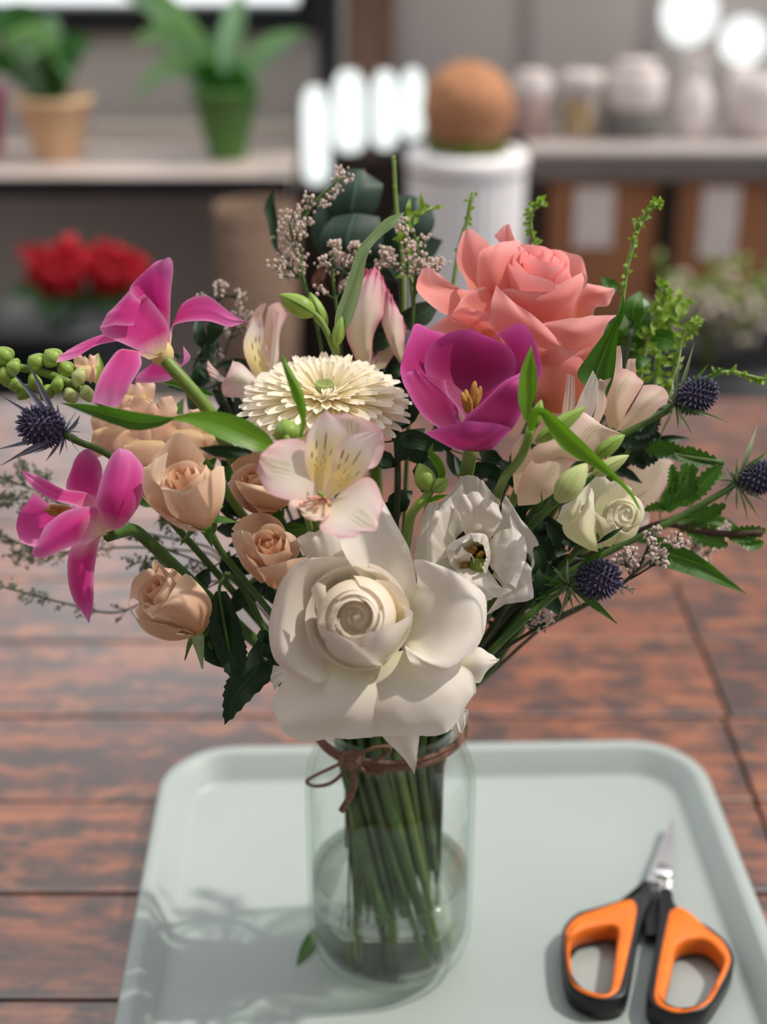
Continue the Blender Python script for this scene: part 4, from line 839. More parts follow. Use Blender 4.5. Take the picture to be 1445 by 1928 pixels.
alp([[(780, 680, -8), (820, 660, -8)], [(740, 800, 2), (860, 720, -2), (960, 530, -6)], [(740, 860, 6), (960, 760, 3), (1090, 510, -4)], [(850, 912, 8), (1060, 820, 6), (1160, 650, 0)], [(965, 916, 8), (1040, 870, 8), (1118, 860, 8), (1130, 790, 5), (1168, 690, 2)]], ALO, wob=.4, wf=4)
_, G = alp([[(730, 640, -12), (760, 640, -12)], [(660, 500, -4), (740, 480, -8), (800, 500, -6)], [(630, 380, 1), (760, 340, -4), (840, 400, -2)], [(640, 240, 3), (775, 200, -1), (915, 220, 1)], [(690, 130, 4), (775, 110, 2), (860, 120, 3)], [(760, 60, 5), (775, 36, 5), (790, 70, 5)]], ALI, wob=.3, wf=4)
mk = [(.5, .52, .2, .022), (.28, .5, .1, .02), (.18, .42, .07, .018), (.3, .36, .06, .014), (.72, .44, .08, .018), (.6, .34, .06, .014), (.45, .3, .04, .014), (.35, .25, .04, .012), (.55, .22, .04, .012), (.65, .27, .04, .012), (.25, .3, .04, .012), (.5, .37, .05, .012), (.4, .18, .03, .012), (.6, .16, .03, .012)]
streaks(al, A8, Z, G, mk)
_, G = alp([[(760, 650, -11), (810, 640, -11)], [(800, 500, -4), (860, 540, -7), (890, 590, -5)], [(820, 400, 2), (930, 450, -3), (1010, 510, 0)], [(860, 280, 4), (1000, 340, 0), (1070, 420, 2)], [(935, 218, 5), (1060, 250, 3), (1112, 300, 4)], [(1090, 195, 6), (1140, 190, 6), (1162, 186, 6)]], ALI, wob=.3, wf=4)
streaks(al, A8, Z, G, [(.5, .55, .22, .02), (.16, .52, .12, .022), (.3, .5, .12, .018), (.2, .38, .1, .018), (.8, .42, .08, .018), (.42, .36, .08, .016), (.6, .34, .06, .014), (.7, .3, .05, .014), (.35, .28, .05, .012), (.5, .25, .04, .012), (.55, .18, .04, .012), (.4, .2, .03, .012), (.65, .2, .03, .012)])
alp([[(760, 660, -8), (800, 680, -8)], [(620, 660, -2), (720, 720, 2), (810, 740, 0)], [(550, 650, 2), (640, 740, 8), (760, 785, 6)], [(516, 690, 4), (530, 712, 6), (590, 710, 8), (620, 770, 9), (700, 796, 9)]], ALC, wob=.8, wf=3)
for q in [(610, 680), (660, 640), (690, 660), (760, 640), (800, 690), (720, 700)]: stamen(al, A8, Z, (770, 660), q, -8, 6, .0011, .004, ANTH if q[0] > 740 else FILA)
stamen(al, A8, Z, (770, 660), (735, 615), -8, 7, .0014, .008, BUDG, STEML)

Z = DY(490, 680, .036); head = at_D(*A4(470, 760), Z + .004)
al2 = flower('alstroemeria', 'pale blush alstroemeria seen from the side with recurved tips beside the gerbera', 'flower', head, .0022, STEML, zend=.06, dirv=(0, .6, -.8))
def pset(C, Z, t, L, nu=13, nv=15, wob=.3):
    for mat, rows in L: petal(C, Z, rows, mat, t, nu=nu, nv=nv, wob=wob, wf=3, ph=rows[0][0][0])
pset(A4, Z, al2, [
 (ALC, [[(440, 760, -8), (480, 760, -8)], [(360, 560, -8), (460, 560, -10)], [(345, 400, -8), (450, 400, -12)], [(385, 300, -8), (440, 310, -10)], [(430, 240, -6), (468, 232, -6)]]),
 (ALC, [[(460, 760, -4), (520, 740, -6)], [(450, 600, -6), (500, 580, -12), (540, 560, -8)], [(445, 450, -4), (500, 420, -10), (548, 420, -6)], [(465, 320, -2), (520, 300, -6), (590, 310, -2)], [(480, 250, 2), (510, 235, 3), (545, 226, 4)]]),
 (ALO, [[(400, 760, -2), (440, 780, -2)], [(220, 700, -4), (300, 760, -2)], [(150, 640, -6), (190, 720, -4)], [(104, 585, -6), (100, 640, -5), (120, 690, -5)]]),
 (ALO, [[(460, 760, 2), (500, 760, 0)], [(480, 640, 2), (510, 620, 6), (540, 600, 0)], [(500, 450, 4), (530, 440, 8), (548, 420, 0)], [(510, 275, 4), (560, 290, 5), (604, 292, 2)]]),
 (ALO, [[(440, 740, 4), (460, 780, 4)], [(330, 620, 8), (370, 720, 10), (380, 800, 6)], [(262, 590, 8), (280, 700, 12), (300, 815, 8)], [(262, 585, 8), (215, 690, 10), (188, 745, 8), (200, 800, 8), (230, 812, 8)]])])
o, G = petal3('petal', [[at_D(*A4(x, y), Z - d / 1000) for x, y, d in r] for r in [[(420, 740, 2), (490, 740, 2)], [(340, 580, 6), (420, 620, 4), (500, 690, 2)], [(325, 470, 6), (400, 480, 2), (455, 540, 2)], [(360, 380, 5), (410, 380, 2), (450, 400, 2)], [(390, 330, 4), (415, 325, 4), (440, 340, 3)]]], ALI, al2, nu=13, nv=15)
streaks(al2, A4, Z, G, [(.5, .55, .1, .03), (.35, .45, .1, .025), (.6, .42, .1, .03), (.4, .32, .08, .02), (.55, .28, .08, .02), (.7, .6, .12, .03)])

A6 = Crop(1000, 540, 445); Z = DY(1070, 850, -.045); head = at_D(*A6(-60, 1200), Z + .01)
al3 = flower('alstroemeria', 'cream alstroemeria trumpet turned sideways beside the small white rose', 'flower', head, .0022, STEML, zend=.05)
pset(A6, Z, al3, [
 (ALC, [[(-60, 1200, -8), (-20, 1240, -8)], [(150, 900, -8), (240, 940, -10)], [(200, 700, -8), (270, 760, -8)], [(222, 530, -6), (268, 548, -6)]]),
 (ALC, [[(-50, 1180, -6), (-10, 1220, -6)], [(200, 900, -6), (330, 960, -6)], [(380, 800, -6), (460, 740, -8)], [(410, 580, -4), (455, 640, -6)], [(440, 575, -3), (494, 556, -3)]]),
 (WHITE, [[(200, 900, -4), (300, 900, -4)], [(280, 720, -2), (370, 800, 0)], [(320, 630, -2), (410, 690, 2)], [(380, 510, 0), (412, 570, 2)]]),
 (ALC, [[(-100, 1260, -2), (-60, 1300, -2)], [(-120, 1030, 0), (20, 1100, 0)], [(-100, 960, 2), (0, 980, 4)], [(-60, 900, 4), (20, 900, 4)]]),
 (ALC, [[(-80, 1340, 2), (40, 1330, 2)], [(-80, 1240, 6), (60, 1260, 10), (160, 1240, 4)], [(-40, 1120, 8), (120, 1130, 12), (250, 1090, 4)], [(60, 1010, 8), (200, 1010, 10), (330, 1040, 4)]]),
 (ALC, [[(-60, 1180, 4), (-40, 1240, 4)], [(0, 1000, 8), (120, 1030, 12), (150, 1090, 6)], [(160, 900, 10), (280, 960, 14), (380, 1050, 6)], [(300, 770, 10), (400, 850, 13), (470, 950, 6)], [(380, 800, 9), (440, 850, 10), (572, 908, 8), (500, 930, 6)]])])

Z = DY(1200, 740, -.01); head = at_D(*A6(480, 860), Z + .006)
al4 = flower('alstroemeria', 'blush alstroemeria with green-streaked petals between the dark leaf and the thistle', 'flower', head, .0022, STEML, zend=.07)
pset(A6, Z, al4, [
 (ALC, [[(470, 860, -4), (520, 860, -4)], [(470, 640, -6), (560, 660, -6)], [(500, 500, -8), (560, 480, -8)], [(520, 370, -8), (545, 360, -8), (555, 400, -8)]]),
 (ALC, [[(500, 860, -6), (560, 860, -6)], [(560, 600, -8), (640, 560, -8)], [(590, 460, -6), (640, 470, -6)], [(600, 440, -6), (645, 440, -6)]]),
 (ALC, [[(480, 860, 4), (560, 860, 4)], [(450, 740, 4), (520, 740, 8), (590, 760, 4)], [(490, 600, 2), (560, 600, 8), (680, 610, 2)], [(545, 490, 2), (620, 520, 4), (690, 578, 2)]]),
 (ALC, [[(520, 880, 6), (560, 880, 6)], [(580, 790, 6), (640, 800, 8), (720, 800, 4)], [(640, 690, 6), (720, 700, 10), (800, 730, 4)], [(690, 600, 4), (790, 605, 6), (842, 660, 4), (830, 720, 2)]])])
Z = DY(1210, 900, .03); head = at_D(1150, 985, Z)
al5 = flower('alstroemeria', 'pale blurred alstroemeria hanging behind the small white rose', 'flower', head, .0022, STEML, zend=.06)
pset(FULL, Z, al5, [
 (ALC, [[(1150, 960, 0), (1160, 990, 0)], [(1185, 880, 0), (1205, 930, 2), (1215, 970, 0)], [(1190, 850, 0), (1240, 880, 2), (1262, 900, 0)], [(1210, 848, 0), (1250, 850, 0), (1268, 870, 0)]]),
 (ALO, [[(1150, 970, 2), (1160, 1000, 2)], [(1200, 950, 2), (1215, 1000, 4)], [(1215, 940, 2), (1225, 970, 3), (1218, 1000, 2)]]),
 (ALO, [[(1155, 985, 4), (1160, 1000, 4)], [(1170, 1000, 4), (1180, 1030, 4)], [(1192, 1012, 4), (1198, 1040, 4)]])])

# ------------------------------------------------------------------ tan spray roses
def tan_rose(label, C, Z, base, cen, R, h, outer, tw=.6, n=8, hd=.0, sep=True, zend=.05):
    hb = at_D(*C(*base), Z + .010); hc = at_D(*C(*cen), Z - .010 - hd); ax = (hc - hb) / np.linalg.norm(hc - hb); M = frame(ax, TOW)
    t = flower('spray_rose', label, 'flower', hb, .0018, STEMG, 'tan spray roses', dirv=-ax * .6, zend=zend)
    heart(t, hc - ax * h, M, R, h * 1.02, n, TANC, .08, TAN, dome=.10, start=tw)
    for rows in outer: petal(C, Z, rows, TAN, t, nu=15, nv=13, wob=.25, wf=2, ph=rows[0][0][0])
    if sep: sepals(t, hb, M, 5, .018, .006, MLEAF)
    V, Fc, uv = ellip_data(hb - ax * .001, M, .005, .005, .006, 10, 8); mesh('calyx', V, Fc, STEMG, t, uv)
    return t
Zt1 = DY(350, 915, -.07)
tan_rose('tan spray rose with a tall open cup at the end of the twisted leaf', A7, Zt1, (1080, 625), (945, 352), .0135, .030, [
 [[(1060, 640, -8), (1090, 620, -8)], [(860, 520, -10), (960, 480, -14), (1080, 460, -10)], [(800, 340, -8), (930, 300, -16), (1060, 330, -8)], [(800, 290, -6), (850, 230, -8), (930, 150, -8), (1010, 205, -7), (1075, 290, -6)]],
 [[(1080, 645, -4), (1100, 630, -4)], [(1100, 560, -6), (1160, 520, -6)], [(1070, 400, -2), (1180, 440, -4)], [(1040, 300, -2), (1110, 350, 0), (1170, 360, -2)]],
 [[(1040, 650, 4), (1080, 645, 4)], [(880, 600, 4), (960, 590, 8)], [(755, 480, 0), (830, 440, 8), (880, 470, 9)], [(752, 340, -2), (800, 380, 6), (850, 420, 8)], [(760, 338, -3), (830, 280, 2), (880, 255, 4)]],
 [[(1050, 650, 4), (1085, 650, 4), (1110, 630, 2)], [(900, 580, 12), (1040, 600, 16), (1160, 540, 6)], [(850, 460, 16), (990, 490, 22), (1180, 440, 6)], [(840, 436, 15), (960, 450, 22), (1060, 410, 18), (1130, 330, 10), (1172, 328, 4)]],
 [[(1060, 655, 6), (1085, 650, 6)], [(920, 610, 10), (1000, 640, 10)], [(790, 520, 8), (870, 600, 8)], [(742, 478, 6), (780, 530, 3), (860, 600, 4), (960, 660, 6), (1082, 672, 8)]]], .6)
Zt2 = DY(490, 910, -.043)
tan_rose('tan spray rose half hidden behind the open alstroemeria', A8, Zt2, (420, 720), (255, 470), .0125, .028, [
 [[(400, 700, -8), (440, 700, -8)], [(200, 560, -8), (320, 480, -12), (420, 520, -8)], [(130, 430, -6), (260, 340, -10), (420, 420, -6)], [(130, 420, -5), (240, 330, -6), (360, 330, -6)]],
 [[(420, 720, 2), (460, 720, 2)], [(260, 680, 8), (420, 660, 14), (560, 660, 6)], [(180, 580, 12), (360, 600, 18), (560, 620, 8)], [(148, 520, 12), (300, 555, 16), (440, 560, 12), (560, 580, 6)]],
 [[(400, 720, 4), (440, 730, 4)], [(250, 660, 6), (330, 740, 8)], [(130, 520, 6), (210, 620, 8), (330, 745, 8)]]], 1.2)
Zt3 = DY(510, 1035, -.069)
tan_rose('tan spray rose with a tight spiral heart tucked against the big white rose', A8, Zt3, (430, 1130), (375, 920), .0125, .026, [
 [[(400, 1150, -6), (450, 1140, -6)], [(300, 1000, -10), (420, 950, -14), (520, 1000, -8)], [(180, 900, -8), (340, 800, -12), (500, 880, -8)], [(130, 850, -6), (200, 780, -6), (340, 740, -8), (450, 790, -6), (500, 860, -8)]],
 [[(440, 1140, -2), (480, 1120, -2)], [(500, 1060, -2), (580, 1040, -4)], [(500, 960, 0), (600, 980, -2)], [(470, 860, 0), (560, 900, -2), (640, 1040, -2)]],
 [[(380, 1180, 2), (430, 1170, 2)], [(240, 1080, 6), (330, 1080, 10)], [(150, 980, 4), (250, 960, 10), (320, 1020, 12)], [(128, 880, 0), (200, 860, 6), (260, 880, 10)]],
 [[(330, 1220, 2), (400, 1210, 4)], [(220, 1120, 6), (320, 1130, 12)], [(180, 1050, 6), (280, 1070, 12), (330, 1130, 12)], [(150, 970, 4), (260, 1060, 10), (280, 1110, 12)], ],
 [[(380, 1240, 4), (430, 1260, 6), (490, 1270, 4)], [(310, 1140, 12), (440, 1160, 18), (580, 1150, 8)], [(300, 1118, 14), (420, 1095, 20), (530, 1060, 16), (655, 1042, 8)]]], 2.0)
Zt4 = DY(320, 1135, -.075)
tan_rose('tan spray rose hanging lowest of its spray above the dark leaves', A7, Zt4, (1050, 1190), (785, 958), .0130, .030, [
 [[(1040, 1190, -6), (1080, 1170, -6)], [(900, 1000, -8), (1000, 960, -10)], [(800, 880, -8), (900, 860, -10)], [(795, 870, -7), (806, 815, -8), (860, 860, -8), (912, 920, -8)]],
 [[(1020, 1200, -2), (1060, 1200, -2)], [(820, 1100, 0), (900, 1000, -6)], [(700, 1020, 2), (720, 920, -2), (800, 870, -6)], [(672, 1060, 3), (695, 930, 0), (760, 870, -4)]],
 [[(1010, 1210, 2), (1060, 1200, 4)], [(870, 1190, 8), (900, 1120, 12)], [(740, 1130, 10), (760, 1060, 12)], [(705, 1080, 10), (740, 1050, 11), (790, 1040, 12)]],
 [[(1030, 1215, 0), (1060, 1200, 2), (1090, 1160, -2)], [(900, 1140, 12), (1010, 1110, 18), (1110, 1060, 2)], [(800, 1110, 18), (930, 1030, 22), (1080, 990, 8)], [(792, 1118, 17), (850, 1060, 20), (890, 1000, 18), (960, 895, 10), (1000, 902, 6)]],
 [[(1020, 1225, 2), (1050, 1215, 2)], [(860, 1235, 6), (900, 1200, 10)], [(745, 1180, 6), (800, 1150, 10)], [(670, 1040, 4), (690, 1100, 7), (740, 1140, 9)]],
 [[(1030, 1222, 4), (1050, 1215, 4)], [(890, 1242, 8), (930, 1210, 10)], [(760, 1190, 8), (840, 1165, 11), (960, 1180, 10)], [(710, 1085, 9), (760, 1130, 11), (880, 1160, 12), (1020, 1205, 8)]]], 2.8)
petal(A7, Zt4, [[(1030, 1205, 4), (1065, 1205, 4)], [(1004, 1235, 5), (1068, 1225, 5)], [(1030, 1310, 6), (1068, 1310, 5)], [(1056, 1388, 6), (1064, 1388, 6)]], GREYL, bpy.data.objects['spray_rose.003'], 'sepal', nu=5, nv=8)

# ------------------------------------------------------------------ lisianthus and small white rose
B1 = Crop(760, 820, 480); Z = DY(900, 1025, -.062); head = at_D(*B1(420, 760), Z + .03)
li_ = flower('lisianthus', 'ruffled white lisianthus with dark open heart beside the large white rose', 'flower', head, .0024, STEMG, zend=.06, dirv=(0, .7, -.7))
pset(B1, Z, li_, [
 (LISI, [[(400, 680, -18), (460, 680, -18)], [(300, 450, -10), (420, 430, -14), (520, 450, -10)], [(250, 345, -6), (400, 320, -8), (550, 375, -8)], [(300, 270, -6), (335, 226, -5), (430, 240, -5), (480, 300, -6)]]),
 (LISI, [[(420, 680, -18), (460, 720, -18)], [(540, 480, -8), (620, 640, -10)], [(560, 380, -6), (680, 560, -6), (740, 700, -8)], [(580, 340, -6), (640, 430, -6), (765, 606, -7), (735, 640, -8), (720, 790, -8)]]),
 (LISI, [[(440, 700, -18), (440, 740, -18)], [(620, 680, -6), (560, 850, -6)], [(720, 740, -6), (660, 880, -2), (520, 940, -4)], [(722, 800, -7), (733, 926, -5), (600, 952, -4), (470, 1016, -6)]]),
 (LISI, [[(420, 740, -18), (400, 700, -18)], [(480, 900, -4), (300, 830, -4), (200, 700, -6)], [(440, 980, -4), (220, 800, 0), (100, 690, -6)], [(400, 990, -5), (160, 760, -4), (58, 690, -8)]]),
 (LISI, [[(380, 720, -18), (400, 680, -18)], [(150, 720, -4), (200, 500, -6), (300, 430, -8)], [(70, 690, -4), (130, 540, -2), (260, 350, -6)], [(58, 688, -6), (130, 400, -5), (195, 380, -4), (260, 335, -5)]]),
], 17, 15, .7)
pset(B1, Z, li_, [
 (LISI, [[(380, 700, -16), (420, 660, -16)], [(230, 700, 2), (260, 560, 2)], [(170, 740, 6), (170, 500, 8), (290, 440, 2)], [(130, 700, 6), (150, 480, 6), (270, 350, 2)]]),
 (LISI, [[(400, 660, -16), (460, 660, -16)], [(330, 520, 4), (420, 470, 4), (520, 540, 4)], [(330, 450, 8), (430, 400, 10), (560, 470, 8)], [(280, 370, 4), (400, 320, 6), (540, 400, 4)]]),
 (LISI, [[(440, 660, -16), (460, 700, -16)], [(520, 560, 4), (510, 760, 4)], [(600, 520, 8), (620, 680, 10), (560, 820, 6)], [(600, 440, 4), (700, 640, 4), (640, 860, 2)]]),
 (LISI, [[(460, 700, -16), (400, 720, -16)], [(500, 790, 2), (310, 760, 4)], [(560, 860, 6), (400, 850, 10), (280, 780, 6)], [(620, 880, 2), (460, 930, 3), (250, 800, 3)]]),
], 21, 15, 1.3)
pset(B1, Z, li_, [
 (LISI, [[(340, 740, -14), (400, 640, -14)], [(300, 760, 2), (280, 640, 4), (380, 580, 2)], [(262, 720, 8), (250, 630, 10), (370, 550, 8)], [(300, 690, 11), (300, 640, 12), (385, 580, 11)]]),
 (LISI, [[(400, 640, -14), (480, 640, -14)], [(390, 575, 2), (480, 590, 2)], [(380, 555, 8), (470, 565, 9), (495, 680, 6)], [(400, 600, 11), (450, 620, 11), (470, 690, 9)]]),
 (LISI, [[(340, 740, -12), (380, 740, -12)], [(290, 700, 4), (380, 700, 4)], [(320, 650, 10), (390, 680, 8)], [(330, 632, 11), (398, 690, 9), (398, 724, 8)]]),
 (LISI, [[(480, 640, -12), (460, 760, -12)], [(500, 680, 4), (470, 790, 4)], [(490, 690, 9), (450, 760, 10)], [(470, 690, 11), (448, 745, 11)]])], 15, 11, .8)
V, Fc, uv = ellip_data(at_D(*B1(415, 680), Z + .016), frame(TOW), .020, .018, .006, 18, 8); mesh('throat', V, Fc, DARKC, li_, uv)
for q in [(360, 655), (400, 640), (440, 670), (430, 680), (350, 735), (385, 660)]: stamen(li_, B1, Z, (410, 690), q, -10, -2, .0020, .005, ANTH, STEML)
blob(li_, 'pistil', B1, 420, 740, Z, -4, .005, .008, TOW, BUDG)

Z = DY(1130, 960, -.05); head = at_D(*B1(1120, 640), Z + .016)
sw = flower('small_white_rose', 'small creamy white rose with yellow-green heart under the long curved leaf', 'flower', head, .002, STEMG, zend=.06, dirv=(-.25, .55, -.2))
heart(sw, at_D(*B1(1190, 470), Z + .008), frame(cv(.25, .15, 1), UPC), .0105, .019, 8, CRMY, .12, start=2)
pset(B1, Z, sw, [
 (CRMY, [[(1120, 600, -8), (1200, 600, -8)], [(1040, 360, -6), (1180, 380, -8)], [(1035, 240, -3), (1170, 280, -5)], [(1045, 215, -2), (1110, 200, -2), (1185, 275, -2)]]),
 (CRMY, [[(1160, 600, -8), (1240, 600, -8)], [(1180, 420, -4), (1300, 440, -8)], [(1165, 290, 0), (1295, 330, -3)], [(1160, 262, 1), (1230, 262, 1), (1295, 300, -1)]]),
 (CRMY, [[(1150, 600, -6), (1200, 620, -6)], [(1240, 560, -4), (1320, 560, -6)], [(1290, 400, -4), (1350, 450, -6)], [(1290, 380, -4), (1330, 410, -5), (1355, 450, -6)]]),
 (CRMY, [[(1130, 630, 0), (1180, 630, 0)], [(1140, 560, 8), (1220, 560, 6)], [(1085, 440, 8), (1150, 480, 12), (1240, 530, 8)], [(1080, 425, 8), (1140, 470, 12), (1200, 520, 10)]]),
 (CRMY, [[(1080, 640, 0), (1120, 640, 0)], [(880, 490, 4), (960, 470, 8), (1010, 440, 6)], [(872, 478, 4), (960, 380, 8), (1030, 380, 6)], [(900, 400, 4), (1000, 340, 6), (1055, 225, 2), (1050, 300, 6)]]),
 (CRMY, [[(1060, 650, 4), (1105, 660, 4)], [(930, 580, 8), (1020, 580, 14), (1095, 600, 8)], [(905, 500, 8), (1010, 480, 15), (1088, 480, 10)], [(985, 490, 10), (1040, 380, 14), (1082, 400, 11)], [(1055, 300, 9), (1068, 298, 10), (1080, 330, 10)]]),
], 15, 13, .4)
leaf(B1, Z, [(1100, 610, 12), (1180, 560, 14), (1250, 518, 12)], [8, 30, 22, 2], DLEAF, sw, 'sepal', nv=8, nu=5)
# ------------------------------------------------------------------ leafy stems, buds and filler
SPL = m_leaf('sprig_leaf', rgb('#5c7f22'), rgb('#93b048'), .35, .45, 4)
B7 = Crop(440, 300, 460); R2 = Crop(960, 350, 485); B3 = Crop(900, 840, 545); B6 = Crop(680, 760, 360); DL = Crop(340, 1080, 239.7); A0 = Crop(0, 580, 300)
def pts3(C, Z, L): return [at_D(*C(q[0], q[1]), Z - (q[2] if len(q) > 2 else 0) / 1000) for q in L]
def leafy(name, label, C, Z, pts, r=.0018, mat=None, group=None, cat='foliage', zend=None, taper=1.2):
    """stem drawn from its tip down through pts, then into the jar"""
    P = pts3(C, Z, pts); return flower(name, label, cat, P[0], r, mat or STEMG, group, mid=P[1:], zend=zend, taper=taper)
def serrate(C, Z, rows, mat, t, n=9, amp=.0016, name='leaf', nu=9, nv=28):
    G = surf([[at_D(*C(q[0], q[1]), Z - (q[2] if len(q) > 2 else 0) / 1000) for q in r] for r in rows], nu, nv)
    for j in range(nv):
        f = amp * ((j * n / nv) % 1) * (1 if j < nv - 2 else 0)
        for a, b in ((0, 1), (-1, -2)):
            d = G[j, a] - G[j, b]; L = np.linalg.norm(d); 
            if L > 1e-6: G[j, a] += d / L * f
    return mesh(name, G.reshape(-1, 3), gridfaces(nv, nu), mat, t, guv(nv, nu))

# alstroemeria shoot with the twisted leaf
Z = DY(420, 800, -.085)
t = leafy('leafy_shoot', 'green shoot with a long twisted leaf, an upright leaf and a bud before the gerbera', A4, Z, [(590, 1060, -4), (610, 1140, -10)], .0016, STEML)
leaf(A3, Z, [(1445, 1135, -4), (1370, 1090, 0), (1250, 1035, 2), (1120, 990, 3), (1000, 966, 3), (900, 968, 3)], [30, 110, 150, 130, 60, 14], GLEAF, t, fold=2, tilt=[0, 1, 2, 2, 1, 0])
leaf(A3, Z, [(910, 967, 3), (830, 980, 3), (720, 982, 4), (600, 955, 4), (450, 915, 3), (318, 884, 0)], [12, 60, 98, 88, 50, 2], MLEAF, t, fold=2, tilt=[0, -2, -3, -2, -1, 0])
petal(A4, Z, [[(660, 1070, 0), (690, 1060, 0)], [(680, 960, 2), (712, 930, 2)], [(620, 790, 4), (660, 780, 6), (698, 800, 4)], [(575, 650, 4), (600, 650, 6), (640, 680, 4)], [(557, 580, 2), (562, 548, 2), (580, 575, 2)]], GLEAF, t, 'leaf', nu=9, nv=19)
bud(t, A4, (610, 1095), (570, 945), 170, Z, BUDG, 4, d=-12)
leaf(A8, Z, [(270, 330, -6), (150, 330, -4), (20, 320, -3), (-90, 300, -4)], [20, 90, 80, 4], DLEAF, t)

# upper bud pair with grey-green leaf
Z = DY(640, 560, .02)
t = leafy('leafy_shoot', 'pale green bud pair with a long grey-green curling leaf above the gerbera', A4, Z, [(890, 500, -6), (900, 560, -22)], .0022, STEML)
tube('stalk', pts3(A4, Z, [(885, 520), (840, 410), (800, 340), (750, 290)]), .0017, STEML, t, 7, 12)
bud(t, A4, (765, 305), (548, 180), 135, Z, BUDG, 3)
bud(t, A4, (835, 390), (735, 165), 90, Z, BUDG, 3, d=-5)
bud(t, A4, (895, 500), (935, 310), 78, Z, BUDG, 2, d=1)
leaf(B7, Z, [(615, 1060, -2), (650, 940, 0), (710, 760, 2), (760, 560, 4), (830, 460, 4), (930, 370, 3), (1010, 315, 0)], [36, 105, 95, 66, 52, 70, 6], GREYL, t, fold=3, tilt=[0, -1, -2, 0, 3, 2, 0])

# leaves and buds right of the magenta tulip
Z = DY(1010, 800, -.075)
t = leafy('leafy_shoot', 'green shoot with upright leaf, arched ribbon leaf and buds beside the magenta tulip', A6, Z, [(0, 860, 0), (-20, 960, -2), (-70, 1060, -8), (-150, 1150, -24), (-190, 1230, -46)], .0022, STEML)
petal(A5, Z, [[(780, 1235, 0), (800, 1220, 0)], [(742, 1110, 3), (800, 1110, 1), (850, 1060, 3)], [(752, 960, 4), (805, 960, 2), (853, 940, 4)], [(790, 850, 4), (820, 850, 3), (838, 870, 4)], [(822, 785, 2)]], GLEAF, t, 'leaf', nu=9, nv=17)
leaf(A6, Z, [(0, 880, 2), (10, 800, 6), (50, 760, 8), (100, 790, 8), (180, 890, 8), (260, 970, 8), (370, 1050, 6), (500, 1150, 4), (600, 1250, 2), (650, 1330, 0), (672, 1370, 0)], [40, 60, 50, 60, 112, 125, 78, 32, 22, 14, 4], GLEAF, t, fold=2, tilt=1, nv=30)
bud(t, A6, (30, 950), (335, 735), 105, Z, BUDG, 3, d=0)
bud(t, A6, (10, 870), (65, 690), 80, Z, BUDG, 3, d=-3)
Z = DY(1090, 900, -.068)
t = leafy('leafy_shoot', 'pair of pale pointed rosebuds beside the small white rose', A6, Z, [(150, 1290, 0), (90, 1370, -20), (0, 1460, -48)], .002, STEMG)
bud(t, A6, (160, 1310), (345, 1080), 165, Z, BUDY, 4, d=2); bud(t, A6, (380, 1150), (600, 1030), 95, Z, BUDY, 3, d=-4)
bud(t, A6, (390, 1040), (575, 905), 100, Z, BUDG, 3, d=-8)
tube('stalk', pts3(A6, Z, [(385, 1150, -4), (300, 1230, -6), (160, 1320, -4), (110, 1360, -4)]), .0013, STEMG, t, 6, 10)
leaf(B1, Z, [(790, 420, 4), (785, 360, 5), (780, 310, 5)], [5, 10, 2], MLEAF, t, 'sepal', nv=6, nu=3)
Z = DY(1130, 700, -.02)
t = leafy('leafy_shoot', 'single broad dark green leaf with a twisted tip against the pink rose', A6, Z, [(430, 640, 0), (400, 720, -2), (300, 900, -12)], .0018, STEMG)
petal(A6, Z, [[(400, 660, 0), (470, 660, 0)], [(285, 545, 2), (400, 560, -2), (505, 560, 2)], [(350, 420, 4), (440, 430, -1), (523, 430, 4)], [(460, 270, 5), (500, 280, 1), (532, 280, 5)], [(535, 150, 5), (556, 150, 3), (574, 160, 5)], [(566, 36, 2)]], MLEAF, t, 'leaf', nu=11, nv=23)

# small green bud above the lisianthus
Z = DY(810, 900, -.055)
t = leafy('leafy_shoot', 'small bright green bud cluster on a kinked stem above the lisianthus', B6, Z, [(530, 640, 2), (490, 735, 2), (400, 780, 2), (370, 880, 0), (345, 1060, -4)], .0022, STEML)
bud(t, B6, (520, 660), (440, 450), 165, Z, BUDG, 4, d=2); bud(t, B6, (540, 660), (660, 570), 115, Z, BUDG, 3, d=3)
leaf(B6, Z, [(600, 590, 0), (612, 520, 2), (570, 430, 4), (525, 370, 4), (545, 298, 2)], [30, 60, 70, 40, 4], GLEAF, t, fold=2)
leaf(B6, Z, [(500, 740, 2), (580, 710, 4), (660, 690, 2)], [26, 44, 6], GLEAF, t); leaf(B6, Z, [(400, 800, 3), (440, 740, 4), (500, 700, 3)], [20, 40, 8], BUDG, t)

# dark rose leaves, lower left
Z = DY(440, 1220, -.082)
t = leafy('rose_foliage', 'cluster of dark green serrated rose leaves hanging beside the white rose', DL, Z, [(500, 0, 0), (640, 60, -2), (830, 380, -6), (990, 720, -12)], .0016, STEMG)
tube('stalk', pts3(DL, Z, [(510, 20, 0), (450, 130, 1), (450, 300, 2), (560, 900, 2)]), .0009, STEMG, t, 6, 10)
serrate(DL, Z, [[(400, 200, 2), (520, 200, 2)], [(345, 520, 3), (500, 520, 0), (650, 540, 4)], [(360, 740, 4), (540, 760, 1), (725, 790, 6)], [(470, 1030, 4), (600, 1020, 2), (745, 960, 6)], [(560, 1175, 2), (640, 1220, 2), (700, 1200, 3)]], DLEAF, t)
serrate(DL, Z, [[(880, 760, -6), (1020, 800, -6)], [(720, 1020, 0), (880, 1020, -8), (1075, 1020, -12)], [(560, 1190, 3), (780, 1180, -2), (1005, 1195, -8)], [(510, 1320, 4), (660, 1330, 1), (830, 1375, 4)], [(494, 1520, 4), (570, 1510, 2), (650, 1560, 4)], [(500, 1722, 3)]], DLEAF, t)
